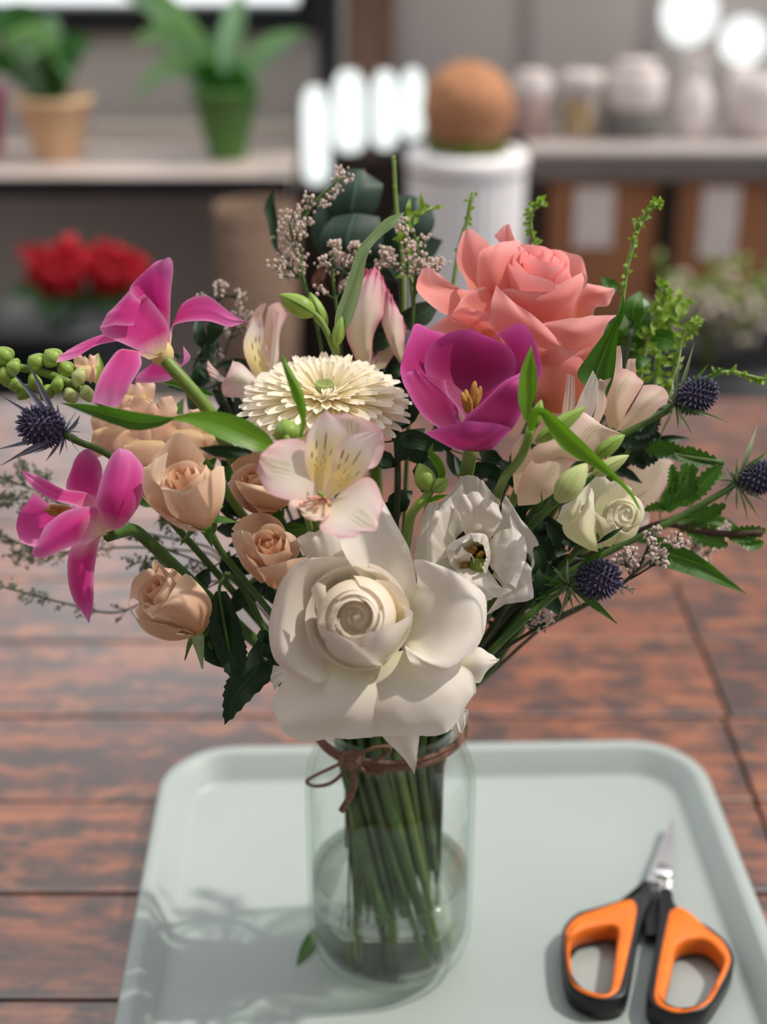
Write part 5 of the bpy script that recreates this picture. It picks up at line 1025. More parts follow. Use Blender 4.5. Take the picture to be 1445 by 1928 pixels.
serrate(DL, Z, [[(460, 690, -3), (470, 770, -3)], [(300, 720, 3), (370, 770, 0), (425, 880, -1)], [(268, 850, 4), (360, 900, 1), (470, 970, 0)], [(275, 985, 4), (380, 1040, 2), (500, 1075, 1)]], DLEAF, t)
serrate(DL, Z, [[(900, 640, -8), (980, 640, -8)], [(890, 860, -8), (960, 880, -10), (1040, 860, -8)], [(960, 1000, -8), (1040, 1000, -9), (1110, 950, -8)], [(1195, 1098, -8)]], DLEAF, t)
leaf(A8, DY(560, 990, -.053), [(440, 850, -4), (560, 860, 2), (700, 840, 2)], [20, 120, 10], MLEAF, t)
serrate(A8, DY(560, 990, -.053), [[(450, 770, 0), (470, 860, 0)], [(530, 840, 1), (560, 900, 3)], [(640, 850, 1), (650, 910, 3)], [(724, 800, 0), (722, 870, 1), (675, 940, 2)]], MLEAF, t, 5)

# eucalyptus at the back
Z = DY(690, 420, .135)
t = leafy('eucalyptus_branch', 'dark blue-green branch of big rounded leaves rising behind the bouquet', B7, Z, [(760, 60, -4), (780, 300, -4), (800, 600, -4), (800, 900, -4)], .0022, STEMW)
for rows in [
 [[(740, 420, -6), (800, 400, -6)], [(560, 330, 0), (700, 330, 4), (850, 300, 0)], [(560, 180, 0), (720, 190, 6), (885, 160, 0)], [(640, 62, -4), (740, 58, 0), (850, 120, -4)]],
 [[(740, 600, -2), (780, 600, -2)], [(520, 540, 4), (680, 540, 10), (870, 560, 4)], [(520, 430, 5), (680, 440, 12), (885, 440, 5)], [(590, 340, 3), (720, 320, 8), (862, 340, 3)]],
 [[(860, 520, -6), (960, 560, -6)], [(900, 400, -4), (1040, 430, 2), (1140, 460, -4)], [(960, 260, -4), (1080, 300, 2), (1190, 380, -4)], [(970, 210, -6), (1090, 225, -2), (1180, 310, -6)]],
 [[(640, 640, -8), (700, 700, -8)], [(480, 520, -6), (600, 620, -4)], [(465, 360, -6), (540, 420, -2), (600, 560, -4)], [(500, 270, -8), (560, 300, -6), (600, 400, -6)]],
 [[(800, 700, -2), (900, 700, -2)], [(780, 620, 0), (900, 640, 4), (980, 740, 0)], [(800, 580, 0), (880, 590, 3), (960, 690, 0)]],
 [[(860, 700, -6), (960, 700, -6)], [(1000, 560, -8), (1160, 600, -6)], [(1100, 430, -8), (1240, 480, -8)]]]:
    petal(B7, Z, rows, EUCA, t, 'leaf', nu=11, nv=13)
leaf(B7, Z, [(560, 780, 4), (500, 720, 6), (560, 610, 4)], [20, 80, 30], m_leaf('brown_leaf', rgb('#3a211a'), rgb('#5c352a'), .2), t)
leaf(B7, Z, [(330, 620, 0), (250, 520, 0), (235, 380, 0), (215, 280, 0), (235, 190, 0)], [6, 30, 62, 70, 8], DLEAF, t)

# dense dark greenery inside the bouquet: leafy stems that fill the middle
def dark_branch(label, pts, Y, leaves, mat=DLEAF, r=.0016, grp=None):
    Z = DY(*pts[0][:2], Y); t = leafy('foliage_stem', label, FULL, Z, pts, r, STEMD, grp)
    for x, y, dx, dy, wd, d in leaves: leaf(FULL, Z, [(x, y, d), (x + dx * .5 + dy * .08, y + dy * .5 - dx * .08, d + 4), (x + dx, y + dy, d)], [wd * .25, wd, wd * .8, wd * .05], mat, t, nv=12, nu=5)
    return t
rn = random.Random(3)
def auto(cx, cy, sx, sy, n, L, wd):
    out = []
    for i in range(n):
        x, y = rn.gauss(cx, sx), rn.gauss(cy, sy); a = rn.uniform(0, 6.28); l = L * rn.uniform(.6, 1.2); out.append((x, y, l * math.cos(a), l * math.sin(a), wd * rn.uniform(.7, 1.2), rn.uniform(-8, 8)))
    return out
dark_branch('dark leafy stem filling the gap between gerbera and magenta tulip', [(745, 790), (750, 900), (745, 1010)], .0, auto(750, 850, 26, 70, 16, 90, 44))
dark_branch('dark leafy stem behind the parrot tulip and gerbera', [(740, 620), (745, 720), (750, 850)], .05, auto(740, 690, 40, 60, 16, 90, 40))
dark_branch('dark leafy stem showing between the tan roses and their stalks', [(430, 980), (470, 1060), (540, 1150)], .0, auto(470, 1060, 45, 45, 14, 80, 34))
dark_branch('dark leafy stem behind the tan roses and the twisted leaf', [(330, 880), (420, 960), (540, 1100)], .02, auto(390, 900, 60, 40, 14, 80, 32), MLEAF)
dark_branch('dark leafy stem between the lisianthus and the small white rose', [(1030, 960), (1000, 1060), (930, 1180)], -.01, auto(1020, 1010, 22, 50, 16, 85, 34))
dark_branch('dark leafy stem under the cream alstroemeria trumpet', [(960, 880), (930, 980), (880, 1100)], .01, auto(930, 930, 45, 40, 14, 80, 34))
dark_branch('dark leafy stem low behind the lisianthus edge', [(990, 1130), (950, 1180), (890, 1250)], .0, auto(965, 1150, 30, 35, 12, 75, 32))
dark_branch('green leafy stem behind the coral rose and dark leaf', [(1190, 620), (1150, 760), (1050, 900)], .06, auto(1195, 640, 25, 40, 8, 70, 36), MLEAF)
dark_branch('dark leafy stem behind the tipped tulip stalk', [(400, 680), (440, 800), (520, 950)], .05, auto(400, 720, 45, 45, 14, 80, 28))

dark_branch('green jagged-leaved stem above the small white rose buds', [(1230, 850), (1170, 880), (1080, 960)], .022, [(1150, 830, 110, 25, 26, 0), (1160, 870, 110, -10, 24, 2), (1200, 800, 60, 50, 22, 0), (1170, 800, 90, -30, 22, 3), (1180, 850, 130, 25, 22, 4), (1140, 880, 70, 30, 22, 0), (1210, 845, 90, -20, 18, -3), (1150, 800, 50, -50, 18, 2), (1130, 850, 80, 10, 26, -4)])
dark_branch('green leafy stem under the farthest thistle and toothed leaves', [(1330, 960), (1240, 990), (1120, 1050)], .052, [(1230, 1000, 110, -30, 20, 0), (1260, 980, 110, 30, 22, 2), (1280, 1000, 130, 10, 20, 0), (1300, 970, 110, 40, 20, 2), (1240, 960, 60, -70, 18, 0), (1200, 1020, 90, 10, 16, 0), (1300, 950, 70, -60, 18, 2)], MLEAF)
dark_branch('fine dark leafy stem between lisianthus and the small dark-headed thistle', [(1090, 1070), (1050, 1080), (960, 1150)], -.01, auto(1040, 1080, 20, 26, 16, 60, 14))
# ------------------------------------------------------------------ statice filler
def sprig(name, label, paths, Y, r=.0009, blossoms=.00085, dens=7, spread=16, mat=None, bm=None, cat='filler flower', group=None, n_side=10, side=60):
    x0, y0 = paths[0][0]; Z = DY(x0, y0, Y); t = leafy(name, label, FULL, Z, paths[0], r, mat or STEMG, group, cat); br = MB(); bl = MB()
    for path in paths[1:]: br.add(*tube_data(cr(pts3(FULL, Z, path), 10), r * .6, 5))
    for path in paths:
        S = cr(np.array([(q[0], q[1]) for q in path], float), 60); tot = np.linalg.norm(np.diff(S, axis=0), axis=1).sum()
        for i in range(n_side):
            f = rn.random() ** 1.3 * .75; j = int(f * 59); x, y = S[j]; tx, ty = S[max(j - 1, 0)] - S[min(j + 1, 59)]; q = math.hypot(tx, ty) + 1e-9; tx, ty = tx / q, ty / q
            sg = rn.choice((-1, 1)); a = math.atan2(ty, tx) + sg * rn.uniform(.4, .9); l = side * rn.uniform(.4, 1) * (.5 + f); d0, d1 = 0, rn.uniform(-14, 14)
            e = (x + l * math.cos(a), y + l * math.sin(a)); br.add(*tube_data(np.array(pts3(FULL, Z, [(x, y, d0), ((x + e[0]) / 2, (y + e[1]) / 2 + 2, d1 * .6), (*e, d1)])), r * .45, 4))
            for k in range(dens):
                s = rn.uniform(.35, 1.08); p = at_D(x + (e[0] - x) * s + rn.gauss(0, spread * .5), y + (e[1] - y) * s + rn.gauss(0, spread * .5), Z - (d1 * s + rn.gauss(0, 2)) / 1000)
                b = blossoms * rn.uniform(.7, 1.35); bl.add(*ellip_data(p, frame((rn.gauss(0, 1), rn.gauss(0, 1), 1.5)), b, b, b * 1.35, 6, 5, -.3))
    br.build('branchlets', mat or STEMG, t, kind='stuff'); bl.build('blossoms', bm or STAT, t, kind='stuff'); return t
b7 = lambda L: [B7(*q) for q in L]
sprig('statice_sprig', 'airy statice sprig of tiny blush blossoms before the eucalyptus, tallest of its kind', [b7([(640, 105), (500, 230), (400, 380), (390, 600), (440, 800), (500, 1000)]), b7([(330, 380), (350, 480), (400, 640)]), b7([(320, 620), (370, 680), (430, 760)])], .085, n_side=15, side=46, dens=9, spread=12)
sprig('statice_sprig', 'statice sprig of tiny blush blossoms beside the grey-green curling leaf', [b7([(600, 520), (580, 640), (600, 800), (620, 950)]), b7([(720, 530), (670, 620), (620, 740)])], .06, n_side=14, side=38, dens=9, spread=10)
sprig('statice_sprig', 'statice sprig of tiny blush blossoms between parrot tulip and coral rose', [b7([(1010, 380), (1090, 460), (1080, 620), (1070, 800), (1060, 950)]), b7([(910, 590), (1000, 630), (1070, 760)]), b7([(1170, 600), (1120, 700), (1070, 820)])], .07, n_side=15, side=42, dens=8, spread=10)
sprig('statice_sprig', 'statice sprig peeping over the drooping petal of the tipped pink tulip', [[(445, 560), (420, 552), (395, 600), (430, 700), (470, 800)], [(460, 600), (440, 620), (420, 680)]], .085, n_side=10, side=40, dens=8, spread=10, mat=STEMD)
b3 = lambda L: [B3(*q) for q in L]
sprig('statice_sprig', 'thin-branched statice sprig reaching out below the thistle with dark head', [b3([(880, 420), (830, 560), (760, 660), (600, 760), (380, 860), (90, 1035)]), b3([(720, 560), (760, 640)]), b3([(1000, 480), (880, 590), (760, 665)]), b3([(350, 840), (230, 890), (100, 980)])], -.028, n_side=12, side=36, dens=7, spread=9, mat=STEMD)
sprig('statice_sprig', 'statice sprig under the serrated thistle leaves at the outer edge', [b3([(1240, 430), (1120, 470), (1000, 490), (880, 560), (640, 740), (300, 920)]), b3([(1130, 540), (1050, 520), (960, 510)])], .03, n_side=14, side=40, dens=8, spread=10, mat=STEMD)
SDK = m_plain('sage_floret', rgb('#7c8370'), .8, rgb('#5a6351'), 200)
for lab, P, Yv in [('thin grey-green sprig trailing low across the table behind the hanging tulip petal', [[(-10, 1100), (60, 1120), (140, 1140), (220, 1155), (300, 1120), (420, 1090)]], .03), ('thin grey-green sprig poking out past the tulip with the hanging petal', [[(-5, 1005), (60, 1030), (140, 1040), (240, 1030), (400, 1040)], [(20, 1050), (80, 1045), (140, 1042)]], .06), ('thin grey-green sprig spreading behind the dusky blue thistle', [[(0, 900), (60, 920), (140, 960), (260, 1000), (400, 1030)], [(-5, 940), (60, 940), (120, 950)], [(40, 880), (80, 910), (120, 950)]], .06), ('thin dark sprig between the hanging tulip petal and the tan roses', [[(240, 1000), (300, 1030), (380, 1060), (460, 1110)], [(250, 1060), (300, 1060), (360, 1070)], [(310, 980), (350, 1010), (390, 1060)]], .03)]:
    sprig('grass_sprig', lab, P, Yv, .0006, .0007, 6, 7, STEMD, SDK, 'foliage', 'thin filler sprigs', 22, 34)

# fine green sprigs (tips of the filler greens)
def green_sprig(label, path, Y, n=26, ln=16, wd=7, curl=False, r=.0011, mat=None, blob_tip=False):
    Z = DY(*path[0], Y); t = leafy('green_sprig', label, FULL, Z, path, r, STEML, 'upright green sprigs'); S = cr(np.array(path, float), 80); mb = MB()
    for i in range(n):
        j = int(70 * (i / n) ** 1.1); x, y = S[j]; a = rn.uniform(0, 6.28); l = ln * rn.uniform(.5, 1.1)
        R = strip_rows(FULL, Z, [(x, y, 0), (x + l * .5 * math.cos(a), y + l * .5 * math.sin(a), rn.uniform(-4, 4)), (x + l * math.cos(a), y + l * math.sin(a), rn.uniform(-6, 6))], [wd * .4, wd, 1], .6)
        G = surf(R, 3, 6); mb.add(G.reshape(-1, 3), gridfaces(6, 3), guv(6, 3))
    mb.build('leaflets', mat or SPL, t, kind='stuff'); return t
r2 = lambda L: [R2(*q) for q in L]
green_sprig('green sprig with a hooked tip rising between coral rose and dark broad leaf', r2([(855, 100), (820, 90), (760, 160), (720, 220), (700, 310), (660, 440), (640, 600), (610, 800)]), .06, 46, 15, 8)
green_sprig('green sprig with a hooked tip just behind the top petals of the coral rose', r2([(195, 95), (150, 85), (110, 150), (115, 250), (150, 340), (160, 500)]), .09, 40, 15, 8)
green_sprig('slim green sprig in front of the white pedestal', [(893, 362), (882, 385), (885, 410), (868, 450), (850, 560)], .09, 16, 13, 7)
green_sprig('slim bare green stem above the eucalyptus leaves', b7([(948, -20), (955, 150), (965, 300), (1000, 580), (1010, 800)]), .112, 3, 12, 6)
green_sprig('yellow-green sprig over the eucalyptus leaves', b7([(1180, 290), (1080, 330), (1010, 370), (1040, 600), (1070, 900)]), .094, 14, 34, 11)
green_sprig('leafy green sprig beside the thistle, nearest the dark broad leaf', r2([(880, 560), (870, 650), (820, 740), (770, 880), (740, 1050), (700, 1250)]), .07, 44, 30, 13)
green_sprig('leafy green sprig standing behind the thistle', r2([(1060, 740), (1020, 780), (960, 880), (920, 1050), (880, 1250)]), .05, 40, 24, 10)
green_sprig('leafy green sprig between the broad leaf and the thistle', r2([(960, 640), (900, 740), (850, 860), (830, 1000), (800, 1250)]), .08, 50, 30, 14)
green_sprig('green sprig arching out sideways past the thistle tip', r2([(1435, 1085), (1390, 1090), (1300, 1050), (1220, 1035), (1130, 1060), (1000, 1180), (800, 1300)]), .02, 34, 13, 7)
Z = DY(1200, 640, .08); t = leafy('eucalyptus_branch', 'pair of rounded eucalyptus leaves beside the coral rose', R2, Z, [(700, 760, 0), (690, 900, 0), (660, 1100, 0)], .0016, STEMW)
petal(R2, Z, [[(600, 880, 0), (640, 900, 0)], [(620, 780, 2), (700, 800, 4)], [(680, 640, 2), (740, 680, 4), (800, 720, 2)], [(720, 625, 0), (770, 640, 0), (795, 680, 0)]], GREYL, t, 'leaf')
petal(R2, Z, [[(610, 900, 2), (640, 920, 2)], [(620, 830, 3), (690, 880, 5)], [(680, 770, 3), (740, 790, 5), (760, 860, 3)], [(740, 765, 2), (765, 800, 2)]], MLEAF, t, 'leaf')

# ------------------------------------------------------------------ thistles
def thistle(label, C, Y, cen, tail, rx, rl, bracts, stempts, mat=BRCT, hairs=26):
    x, y = C(*cen); Z = DY(x, y, Y); k = C.k * Z / F; c = at_D(x, y, Z); b = at_D(*C(*tail), Z); ax = (c - b); ax /= np.linalg.norm(ax); M = frame(ax, TOW)
    t = leafy('sea_holly', label, C, Z, [tail] + stempts, .0018, STEMG, 'sea holly thistles', 'flower')
    V, Fc, uv = ellip_data(c, M, rx * k * .9, rx * k * .9, rl * k * .92, 16, 12); mesh('head_core', V, Fc, THIS, t, uv)
    sp_ = MB(); tips = MB(); n = 150
    for i in range(n):
        z = 1 - 2 * (i + .5) / n; a = i * 2.39996; q = math.sqrt(1 - z * z); d = M.T @ np.array((q * math.cos(a), q * math.sin(a), z))
        p = c + M.T @ np.array((rx * k * q * math.cos(a), rx * k * q * math.sin(a), rl * k * z)) * .92; s = .0036
        sp_.add(*tube_data(np.array([p, p + d * s * .6, p + d * s]), [.0009, .0006, .0001], 5)); tips.add(*ellip_data(p + d * s * .8, frame(d), .0004, .0004, .0006, 4, 4))
    sp_.build('spikes', THIS, t, kind='stuff'); tips.build('spike_tips', THIT, t, kind='stuff')
    for q in bracts: leaf(C, Z, [tail, ((tail[0] * .5 + q[0] * .5) + rn.uniform(-10, 10), tail[1] * .5 + q[1] * .5 + rn.uniform(-10, 10), rn.uniform(-3, 6)), (*q[:2], rn.uniform(-8, 8))], [q[2] * .5 if len(q) > 2 else 10, q[2] if len(q) > 2 else 22, 2], q[3] if len(q) > 3 else mat, t, 'bract', fold=.8, nv=10, nu=3)
    hb = MB()
    for i in range(hairs):
        a = rn.uniform(0, 6.28); l = rx * rn.uniform(.7, 1.5); e = at_D(*C(tail[0] + l * math.cos(a), tail[1] + l * math.sin(a)), Z - rn.uniform(-.008, .010)); hb.add(*tube_data(np.array([at_D(*C(*tail), Z), (at_D(*C(*tail), Z) + e) / 2 + UPC * .001, e]), [.0004, .0003, .0001], 4))
    hb.build('fine_bracts', mat, t, kind='stuff'); return t
thistle('dusky blue sea holly thistle with spiny bracts above the pink tulip with the hanging petal', A3, -.02, (215, 1010), (335, 1050), 92, 112, [(60, 720, 34), (140, 660, 34), (0, 845, 26), (-20, 1130, 26), (0, 1215, 26), (60, 1180, 16), (150, 880, 20), (300, 890, 24), (420, 950, 24), (180, 1150, 16), (240, 1190, 18), (310, 1160, 18), (400, 1060, 18)], [(420, 1095), (540, 1135), (640, 1210)])
thistle('grey-headed sea holly thistle with long green bracts beside the blush alstroemeria', A6, .0, (1010, 665), (885, 725), 88, 120, [(1090, 470, 40, MLEAF), (1190, 490, 50, MLEAF), (1210, 830, 22), (990, 910, 22), (1080, 790, 40, MLEAF), (870, 560, 20), (1000, 340, 24, BRCG), (930, 330, 18, BRCG), (700, 640, 10, BRCG), (690, 750, 10), (820, 850, 14), (900, 880, 14), (780, 950, 14, BRCG), (1060, 740, 24, BRCG)], [(780, 790), (660, 850), (520, 930), (300, 1060)], BRCG)
thistle('pale spiny sea holly thistle farthest out along the long serrated stem', A6, .0, (1395, 1165), (1262, 1205), 85, 115, [(1385, 850, 34, BRCG), (1445, 1010, 46, MLEAF), (1440, 1240, 40, MLEAF), (1445, 1320, 26, BRCG), (1400, 1420, 20), (1260, 1040, 20), (1190, 1100, 16), (1150, 1180, 14), (1180, 1330, 16, BRCG), (1260, 1400, 16), (1330, 1440, 16)], [(1120, 1290), (980, 1370), (850, 1440), (600, 1560), (200, 1760)], BRCG)
thistle('small dark-headed sea holly thistle beside the edge of the lisianthus', B3, -.055, (600, 665), (455, 690), 84, 108, [(620, 665, 34, BRCG), (700, 890, 44, MLEAF), (330, 690, 24, MLEAF), (270, 640, 20, MLEAF), (640, 500, 60, MLEAF), (280, 770, 30, MLEAF), (400, 870, 20, BRCG), (450, 560, 16), (390, 610, 14), (360, 740, 14), (520, 800, 16), (480, 830, 14)], [(360, 760), (240, 860), (100, 990)], BRCG)

# serrated thistle leaves along the right-hand stems
Z = DY(1250, 850, .0); t = leafy('serrated_branch', 'long stem of dark jagged leaves stretching out past the small white rose', A6, Z, [(1180, 1075, 0), (1000, 1050, 0), (800, 1010, -2), (600, 960, -4), (420, 980, -8), (200, 1150, -16)], .0015, STEMG)
for sp_, w_ in [([(1150, 1075), (1000, 1040), (880, 1010)], [4, 60, 70, 30]), ([(620, 900), (720, 870), (790, 800)], [30, 60, 40, 4]), ([(560, 960), (660, 940), (760, 900)], [40, 90, 80, 6]), ([(700, 1000), (820, 990), (930, 1010)], [30, 70, 60, 6]), ([(560, 800), (620, 680), (695, 580)], [10, 62, 46, 3]), ([(700, 850), (640, 830), (540, 800)], [20, 60, 40, 4]), ([(600, 1030), (680, 1060), (780, 1050)], [20, 60, 40, 4]), ([(640, 1050), (680, 1090), (700, 1110)], [20, 30, 4])]:
    P = strip_rows(A6, Z, sp_, w_, 1.2); G = surf(P, 7, 22)
    for j in range(1, 21):
        f = .0028 * ((j * .33) % 1)
        for a, b in ((0, 1), (-1, -2)): d = G[j, a] - G[j, b]; G[j, a] += d / (np.linalg.norm(d) + 1e-9) * f
    mesh('leaf', G.reshape(-1, 3), gridfaces(22, 7), MLEAF if sp_[0][0] > 690 else DLEAF, t, guv(22, 7))
Z = DY(1330, 950, .0); t = leafy('serrated_branch', 'stem of green toothed leaves under the farthest thistle', B3, Z, [(1420, 430, 0), (1250, 440, 0), (1100, 420, 0), (930, 380, -2), (850, 410, -4), (500, 580, -10), (150, 880, -18)], .0020, STEMW)
for sp_, w_ in [([(950, 330), (1050, 130), (1060, 0)], [20, 70, 50, 4]), ([(1010, 300), (1060, 220), (1060, 110)], [10, 60, 40, 3]), ([(970, 240), (975, 160), (970, 90)], [10, 34, 24, 3]), ([(1060, 270), (1140, 170), (1220, 90)], [20, 64, 50, 4]), ([(1000, 370), (1100, 360), (1240, 290)], [20, 70, 60, 4]), ([(1040, 400), (1140, 450), (1250, 500)], [20, 76, 60, 4]), ([(1250, 450), (1340, 440), (1440, 420)], [20, 60, 50, 4]), ([(1300, 460), (1370, 490), (1430, 480)], [16, 40, 30, 4]), ([(940, 320), (900, 300), (830, 320)], [10, 30, 20, 3]), ([(930, 320), (960, 250), (990, 220)], [10, 40, 30, 3])]:
    P = strip_rows(B3, Z, sp_, w_, 1.2); G = surf(P, 7, 22)
    for j in range(1, 21):
        f = .0026 * ((j * .33) % 1)
        for a, b in ((0, 1), (-1, -2)): d = G[j, a] - G[j, b]; G[j, a] += d / (np.linalg.norm(d) + 1e-9) * f
    mesh('leaf', G.reshape(-1, 3), gridfaces(22, 7), MLEAF, t, guv(22, 7))
petal(B3, Z, [[(850, 540, -4), (900, 480, -4)], [(900, 590, -2), (960, 540, -4), (1020, 500, -2)], [(1080, 650, 0), (1110, 590, -3), (1140, 570, 0)], [(1220, 695, 0), (1235, 665, -1), (1250, 660, 0)], [(1347, 738, 0)]], MLEAF, t, 'leaf', nu=9, nv=17)

# ------------------------------------------------------------------ snapdragon
Z = DY(200, 740, .0)
t = leafy('snapdragon', 'peach snapdragon spike with fat green buds pointing outward under the tipped tulip', FULL, Z, [(-25, 688, 0), (60, 695, 0), (130, 720, 0), (200, 765, -2), (280, 815, -6), (400, 880, -14)], .0022, STEML, None, 'flower')
for x, y, w_, d in [(2, 664, 40, 0), (20, 690, 38, 6), (62, 678, 40, 0), (93, 668, 42, 0), (4, 712, 40, 4), (24, 727, 34, 5), (42, 744, 30, 3), (62, 723, 38, 7), (104, 724, 36, 6), (143, 708, 40, 4), (118, 690, 34, -4), (85, 745, 30, 2), (128, 748, 34, 6), (160, 744, 36, 6)]:
    a = (x + 14, 708 + (x > 100) * 22) if y > 712 else (x + 18, 704 + (x > 100) * 18); bud(t, FULL, ((x + a[0]) / 2 + 8, (y + a[1]) / 2), (x - 8, y + (y - a[1]) * .25), w_, Z, BUDG if x < 125 else BUDY, 2, d=d, nm='bud', tip=d + 3)
def floret(x, y, s, d, up=1, mat=PEACH):
    rows = lambda L: [[(x + a * s, y + b * s, d + c * .38) for a, b, c in r] for r in L]
    fl = petal(FULL, Z, rows([[(-.15, .5, -6), (.15, .5, -6)], [(-.4, .2, -2), (0, .3, 4), (.4, .2, -2)], [(-.55, -.25, -2), (0, -.15, 6), (.55, -.25, -2)], [(-.4, -.55, 0), (-.15, -.42, 3), (0, -.35, 4), (.15, -.45, 3), (.42, -.55, 0)]]), mat, t, 'floret', wob=1.3, wf=3, ph=x)
    petal(FULL, Z, rows([[(-.3, -.1, 2), (.3, -.1, 2)], [(-.5, .15, 8), (0, .1, 12), (.5, .15, 8)], [(-.55, .5, 6), (0, .5, 12), (.55, .5, 6)], [(-.4, .7, 2), (0, .62, 6), (.4, .7, 2)]]), mat, fl, 'lower_lip', wob=1.3, wf=3, ph=y)
for x, y, s, d in [(164, 690, 46, -4), (255, 748, 70, -8), (288, 790, 84, 0), (212, 808, 76, 2), (275, 832, 88, 3), (345, 812, 84, -2), (400, 820, 70, -8), (240, 775, 60, -6)]: floret(x, y, s, d)
leaf(FULL, Z, [(180, 745, 0), (190, 700, 3), (185, 665, 0)], [6, 16, 3], BUDG, t); leaf(FULL, Z, [(400, 745, -4), (360, 730, -2), (290, 715, -2)], [6, 16, 3], MLEAF, t)

# fallen leaf scrap on the tray beside the jar
lp = at_z(585, 1775, FLOORZ + .001); G = surf([[lp + np.array(q) for q in r] for r in [[(-.008, -.02, 0), (-.007, -.02, 0)], [(-.006, -.006, .002), (-.002, -.008, .0005), (.001, -.008, .002)], [(-.002, .006, .002), (.001, .005, .0005), (.004, .004, .002)], [(.004, .016, .0)]]], 7, 11)
tag(mesh('leaf_scrap', G.reshape(-1, 3), gridfaces(11, 7), MLEAF, None, guv(11, 7)), 'small fallen green leaf scrap lying on the tray against the jar', 'leaf')
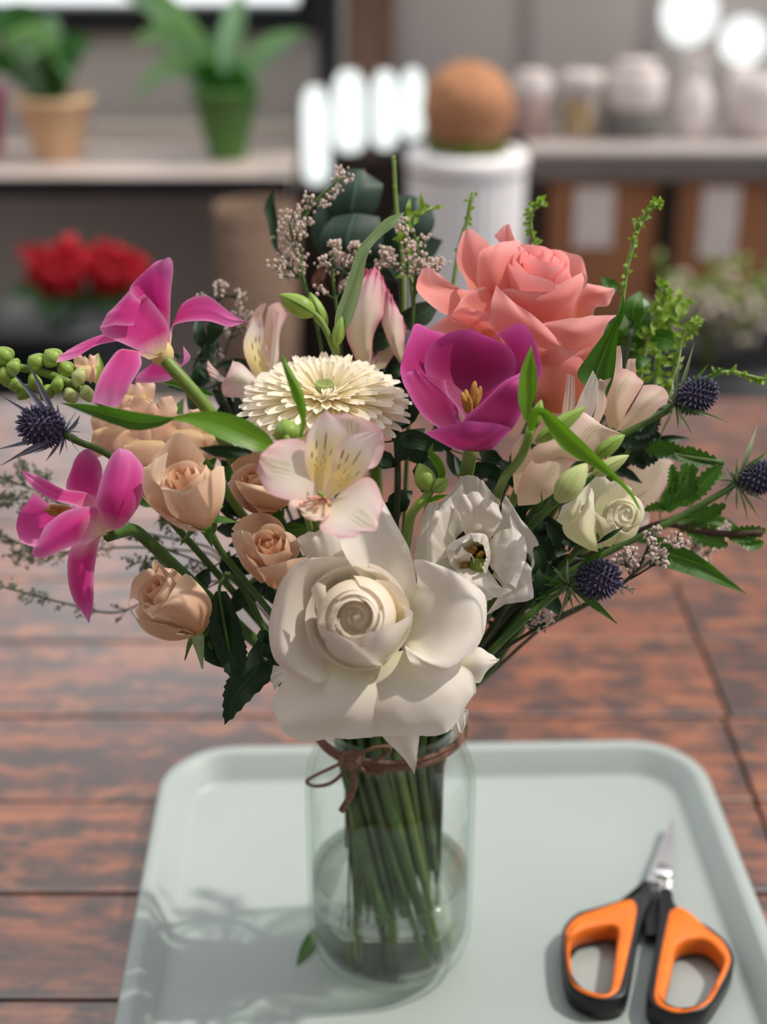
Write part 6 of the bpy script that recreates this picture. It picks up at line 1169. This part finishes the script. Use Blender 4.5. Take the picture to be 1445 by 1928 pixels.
# ------------------------------------------------------------------ lay the stems: packed in the neck, spiralled to their feet, clear of heads and each other
from mathutils.kdtree import KDTree
from mathutils.bvhtree import BVHTree
def top(o):
    while o.parent: o = o.parent
    return o
def wverts(o): return np.array([v.co for v in o.data.vertices]) @ np.array(o.matrix_world.to_3x3()).T + np.array(o.matrix_world.translation)
def lay_stems():
    bpy.context.view_layer.update()
    n = len(STEMS); rad = np.array([s['r1'] * 1.06 for s in STEMS]); z0 = NECK[2]
    q = np.array([s['U'][-1] for s in STEMS]); sl = (q[:, :2] - NECK[:2]) / np.maximum(q[:, 2] - z0, .05)[:, None]
    m = np.linalg.norm(sl, axis=1)[:, None]; tgt = sl / (1 + .6 * m) * .036
    p = tgt.copy(); LIM = .0362; need = rad[:, None] + rad[None, :] + .0004
    for it in range(1500):                                  # circle packing in the neck, each stem kept on its own side
        d = p[:, None] - p[None]; L = np.linalg.norm(d, axis=2) + np.eye(n); ov = np.clip(need + (.0020 if it < 1000 else 0) - L, 0, None) * (1 - np.eye(n))
        p += .45 * (d / (L[..., None] + 1e-9) * ov[..., None]).sum(1) + .015 * (tgt - p) * max(0, 1 - it / 900)
        k = np.linalg.norm(p, axis=1); f = np.minimum(1, (LIM - rad) / np.maximum(k, 1e-9)); p *= f[:, None]
    ph = math.radians(72); kx = .0435 / (np.linalg.norm(p, axis=1) + rad).max()
    def low(i, z):                                           # below the neck: one common spiral, so neighbours stay neighbours
        s_ = (z0 - z) / (z0 - JB - .014); A = complex(*p[i]) * (1 - s_ + s_ * kx * complex(math.cos(ph), math.sin(ph))); return np.array((JX + A.real, JY + A.imag, z))
    obs = []; own = []
    for o in bpy.data.objects:
        if o.type != 'MESH' or o.name.split('.')[0] in ('plank', 'floor', 'wall_back'): continue
        r_ = top(o)
        if r_.name.startswith(('foliage_stem', 'table', 'water', 'serving', 'mason')) or 'category' not in r_: continue
        v = wverts(o)
        if v[:, 1].min() > .3: continue
        obs.append(v); own += [r_.name] * len(v)
    obs = np.vstack(obs); kd = KDTree(len(obs))
    for i, v in enumerate(obs): kd.insert(v, i)
    kd.balance(); M = 46; W = np.linspace(0, 1, M)
    rim = np.array([np.array((JX, JY, JB + .182)) + np.append(p[i] * min(1.12, (.0368 - rad[i]) / max(np.linalg.norm(p[i]), 1e-6)), 0) for i in range(n)])
    X = np.array([rim[i] + (q[i] - rim[i]) * W[:, None] for i in range(n)])
    fade = np.minimum(1, np.minimum(W / .10, (1 - W) / .12))[:, None]
    fixp = [cr(s['U'], 4 + 10 * len(s['U'])) for s in STEMS]
    fx = np.vstack(fixp); fi = np.concatenate([[i] * len(f) for i, f in enumerate(fixp)])
    for it in range(90):
        k2 = KDTree(n * M + len(fx)); flat = X.reshape(-1, 3)
        for a, v in enumerate(flat): k2.insert(v, a)
        for a, v in enumerate(fx): k2.insert(v, n * M + a)
        k2.balance(); D = np.zeros_like(X)
        for i in range(n):
            nm = STEMS[i]['t'].name
            for j in range(2, M - 2):
                x = X[i, j]; best = None
                for co, ix, ds in kd.find_range(x, rad[i] + .0030):
                    if own[ix] != nm and (best is None or ds < best[1]): best = (np.array(co), ds)
                if best is not None:
                    d = x - best[0]; t_ = d.dot(TOW)
                    if t_ > 0: d = d - TOW * t_ * .7         # step aside or back rather than out in front of a flower
                    else: d = d * 1.0
                    D[i, j] += d / (np.linalg.norm(d) + 1e-6) * (rad[i] + .0030 - best[1]) * .6
                for co, ix, ds in k2.find_range(x, rad[i] + .0058):
                    oi = ix // M if ix < n * M else int(fi[ix - n * M])
                    if oi == i: continue
                    nd = rad[i] + rad[oi] + .0008
                    if ds < nd: d = x - np.array(co); D[i, j] += d / (np.linalg.norm(d) + 1e-6) * (nd - ds) * (.35 if ix < n * M else .6)
        X += D * fade
        S = X.copy(); S[:, 1:-1] += (.5 * (X[:, :-2] + X[:, 2:]) - X[:, 1:-1]) * (.35 if it < 80 else .12)
        X = S
    for i, s in enumerate(STEMS):
        ze = JB + max(s['ze'], .016); lower = [low(i, z) for z in np.linspace(z0, ze, 14)]
        up = cr(s['U'], 4 + 8 * len(s['U'])) if len(s['U']) > 1 else np.array(s['U'])
        P = np.vstack([up, X[i][::-1][1:], np.array([(rim[i] + low(i, z0)) / 2]), lower])
        L = np.r_[0, np.cumsum(np.linalg.norm(np.diff(P, axis=0), axis=1))]; tt = np.linspace(0, L[-1], 84); P = np.array([np.interp(tt, L, P[:, c]) for c in range(3)]).T
        Q = P.copy()
        for _ in range(2): Q[1:-1] = .25 * Q[:-2] + .5 * Q[1:-1] + .25 * Q[2:]
        t = s['t']; foot = Q[-1]; dl = foot - ORG[t.name]
        for ch in t.children: ch.location = Vector(ch.location) - Vector(dl)
        t.location = foot; ORG[t.name] = foot; s['P'] = Q
        V, Fc, uv = tube_data(Q, [s['r0'], s['r1'], s['r1'] * 1.06], 8); mesh('stem', V, Fc, s['mat'], t, uv)
lay_stems()

# filler leaves slide back or aside until they touch nothing else, then get a stalk to their own stem
def settle_leaves():
    bpy.context.view_layer.update(); T = []
    for o in bpy.data.objects:
        if o.type == 'MESH':
            v = wverts(o)
            if len(v) and v[:, 1].min() < .3 and v[:, 2].max() > JB + .15: T.append([o, top(o), v, BVHTree.FromPolygons(v.tolist(), [tuple(f.vertices) for f in o.data.polygons]), v.min(0), v.max(0)])
    for e in T:
        o, r_, v = e[0], e[1], e[2]
        if not (r_.name.startswith('foliage_stem') and o.name.startswith('leaf')): continue
        st = next(s for s in STEMS if s['t'] == r_); fc = [tuple(f.vertices) for f in o.data.polygons]; base = v[:7].mean(0); best = None
        near = [f for f in T if f[1] != r_ and np.all(f[4] < e[5] + .06) and np.all(f[5] > e[4] - .06)]
        for sc_ in (1, .75, .55):
            for bk in (0, 3, -3, 6, 9, 12, 16, 20, 25, 30, 36, 42):
                for ax, ay in ((0, 0), (4, 0), (-4, 0), (0, 4), (0, -4), (7, 5), (-7, 5), (7, -5), (-7, -5)):
                    w = base + (v - base) * sc_ + (-TOW * bk + RIGHT * ax + UPC * ay) * .001; lo, hi = w.min(0), w.max(0); bt = None; c_ = 0
                    for f in near:
                        if np.any(f[4] > hi) or np.any(f[5] < lo): continue
                        if bt is None: bt = BVHTree.FromPolygons(w.tolist(), fc)
                        c_ += len(bt.overlap(f[3]))
                        if best is not None and c_ >= best[0]: break
                    if best is None or c_ < best[0]: best = (c_, w)
                    if best[0] == 0: break
                if best[0] == 0: break
            if best[0] == 0: break
        w = best[1]; o.data.vertices.foreach_set('co', (w - ORG[r_.name] - 0).ravel()) if not any(o.location) else o.data.vertices.foreach_set('co', (w - ORG[r_.name] - np.array(o.location)).ravel())
        o.data.update(); e[2] = w; e[3] = BVHTree.FromPolygons(w.tolist(), fc); e[4], e[5] = w.min(0), w.max(0)
        b0 = w[:5].mean(0); dk = np.linalg.norm(st['P'][:60] - b0, axis=1); fwd = w[5:10].mean(0) - b0; pick = None
        for k in np.argsort(dk)[:30]:                        # the nearest point of its own stem it can reach freely
            s0 = st['P'][k]
            for off in (0, .004, -.004, .008):
                V, Fc, uv = tube_data(cr([s0, (s0 + b0) / 2 - fwd * .3 - TOW * off, b0 + fwd * .4], 7), [.0006, .0004], 5); V = np.array(V); bt = BVHTree.FromPolygons(V.tolist(), Fc)
                c_ = sum(len(bt.overlap(f[3])) for f in near if np.all(f[4] < V.max(0)) and np.all(f[5] > V.min(0)))
                if pick is None or c_ < pick[0]: pick = (c_, V, Fc, uv)
                if c_ == 0: break
            if pick[0] == 0: break
        mesh('stalk', pick[1], pick[2], STEMD, r_, pick[3])
settle_leaves()
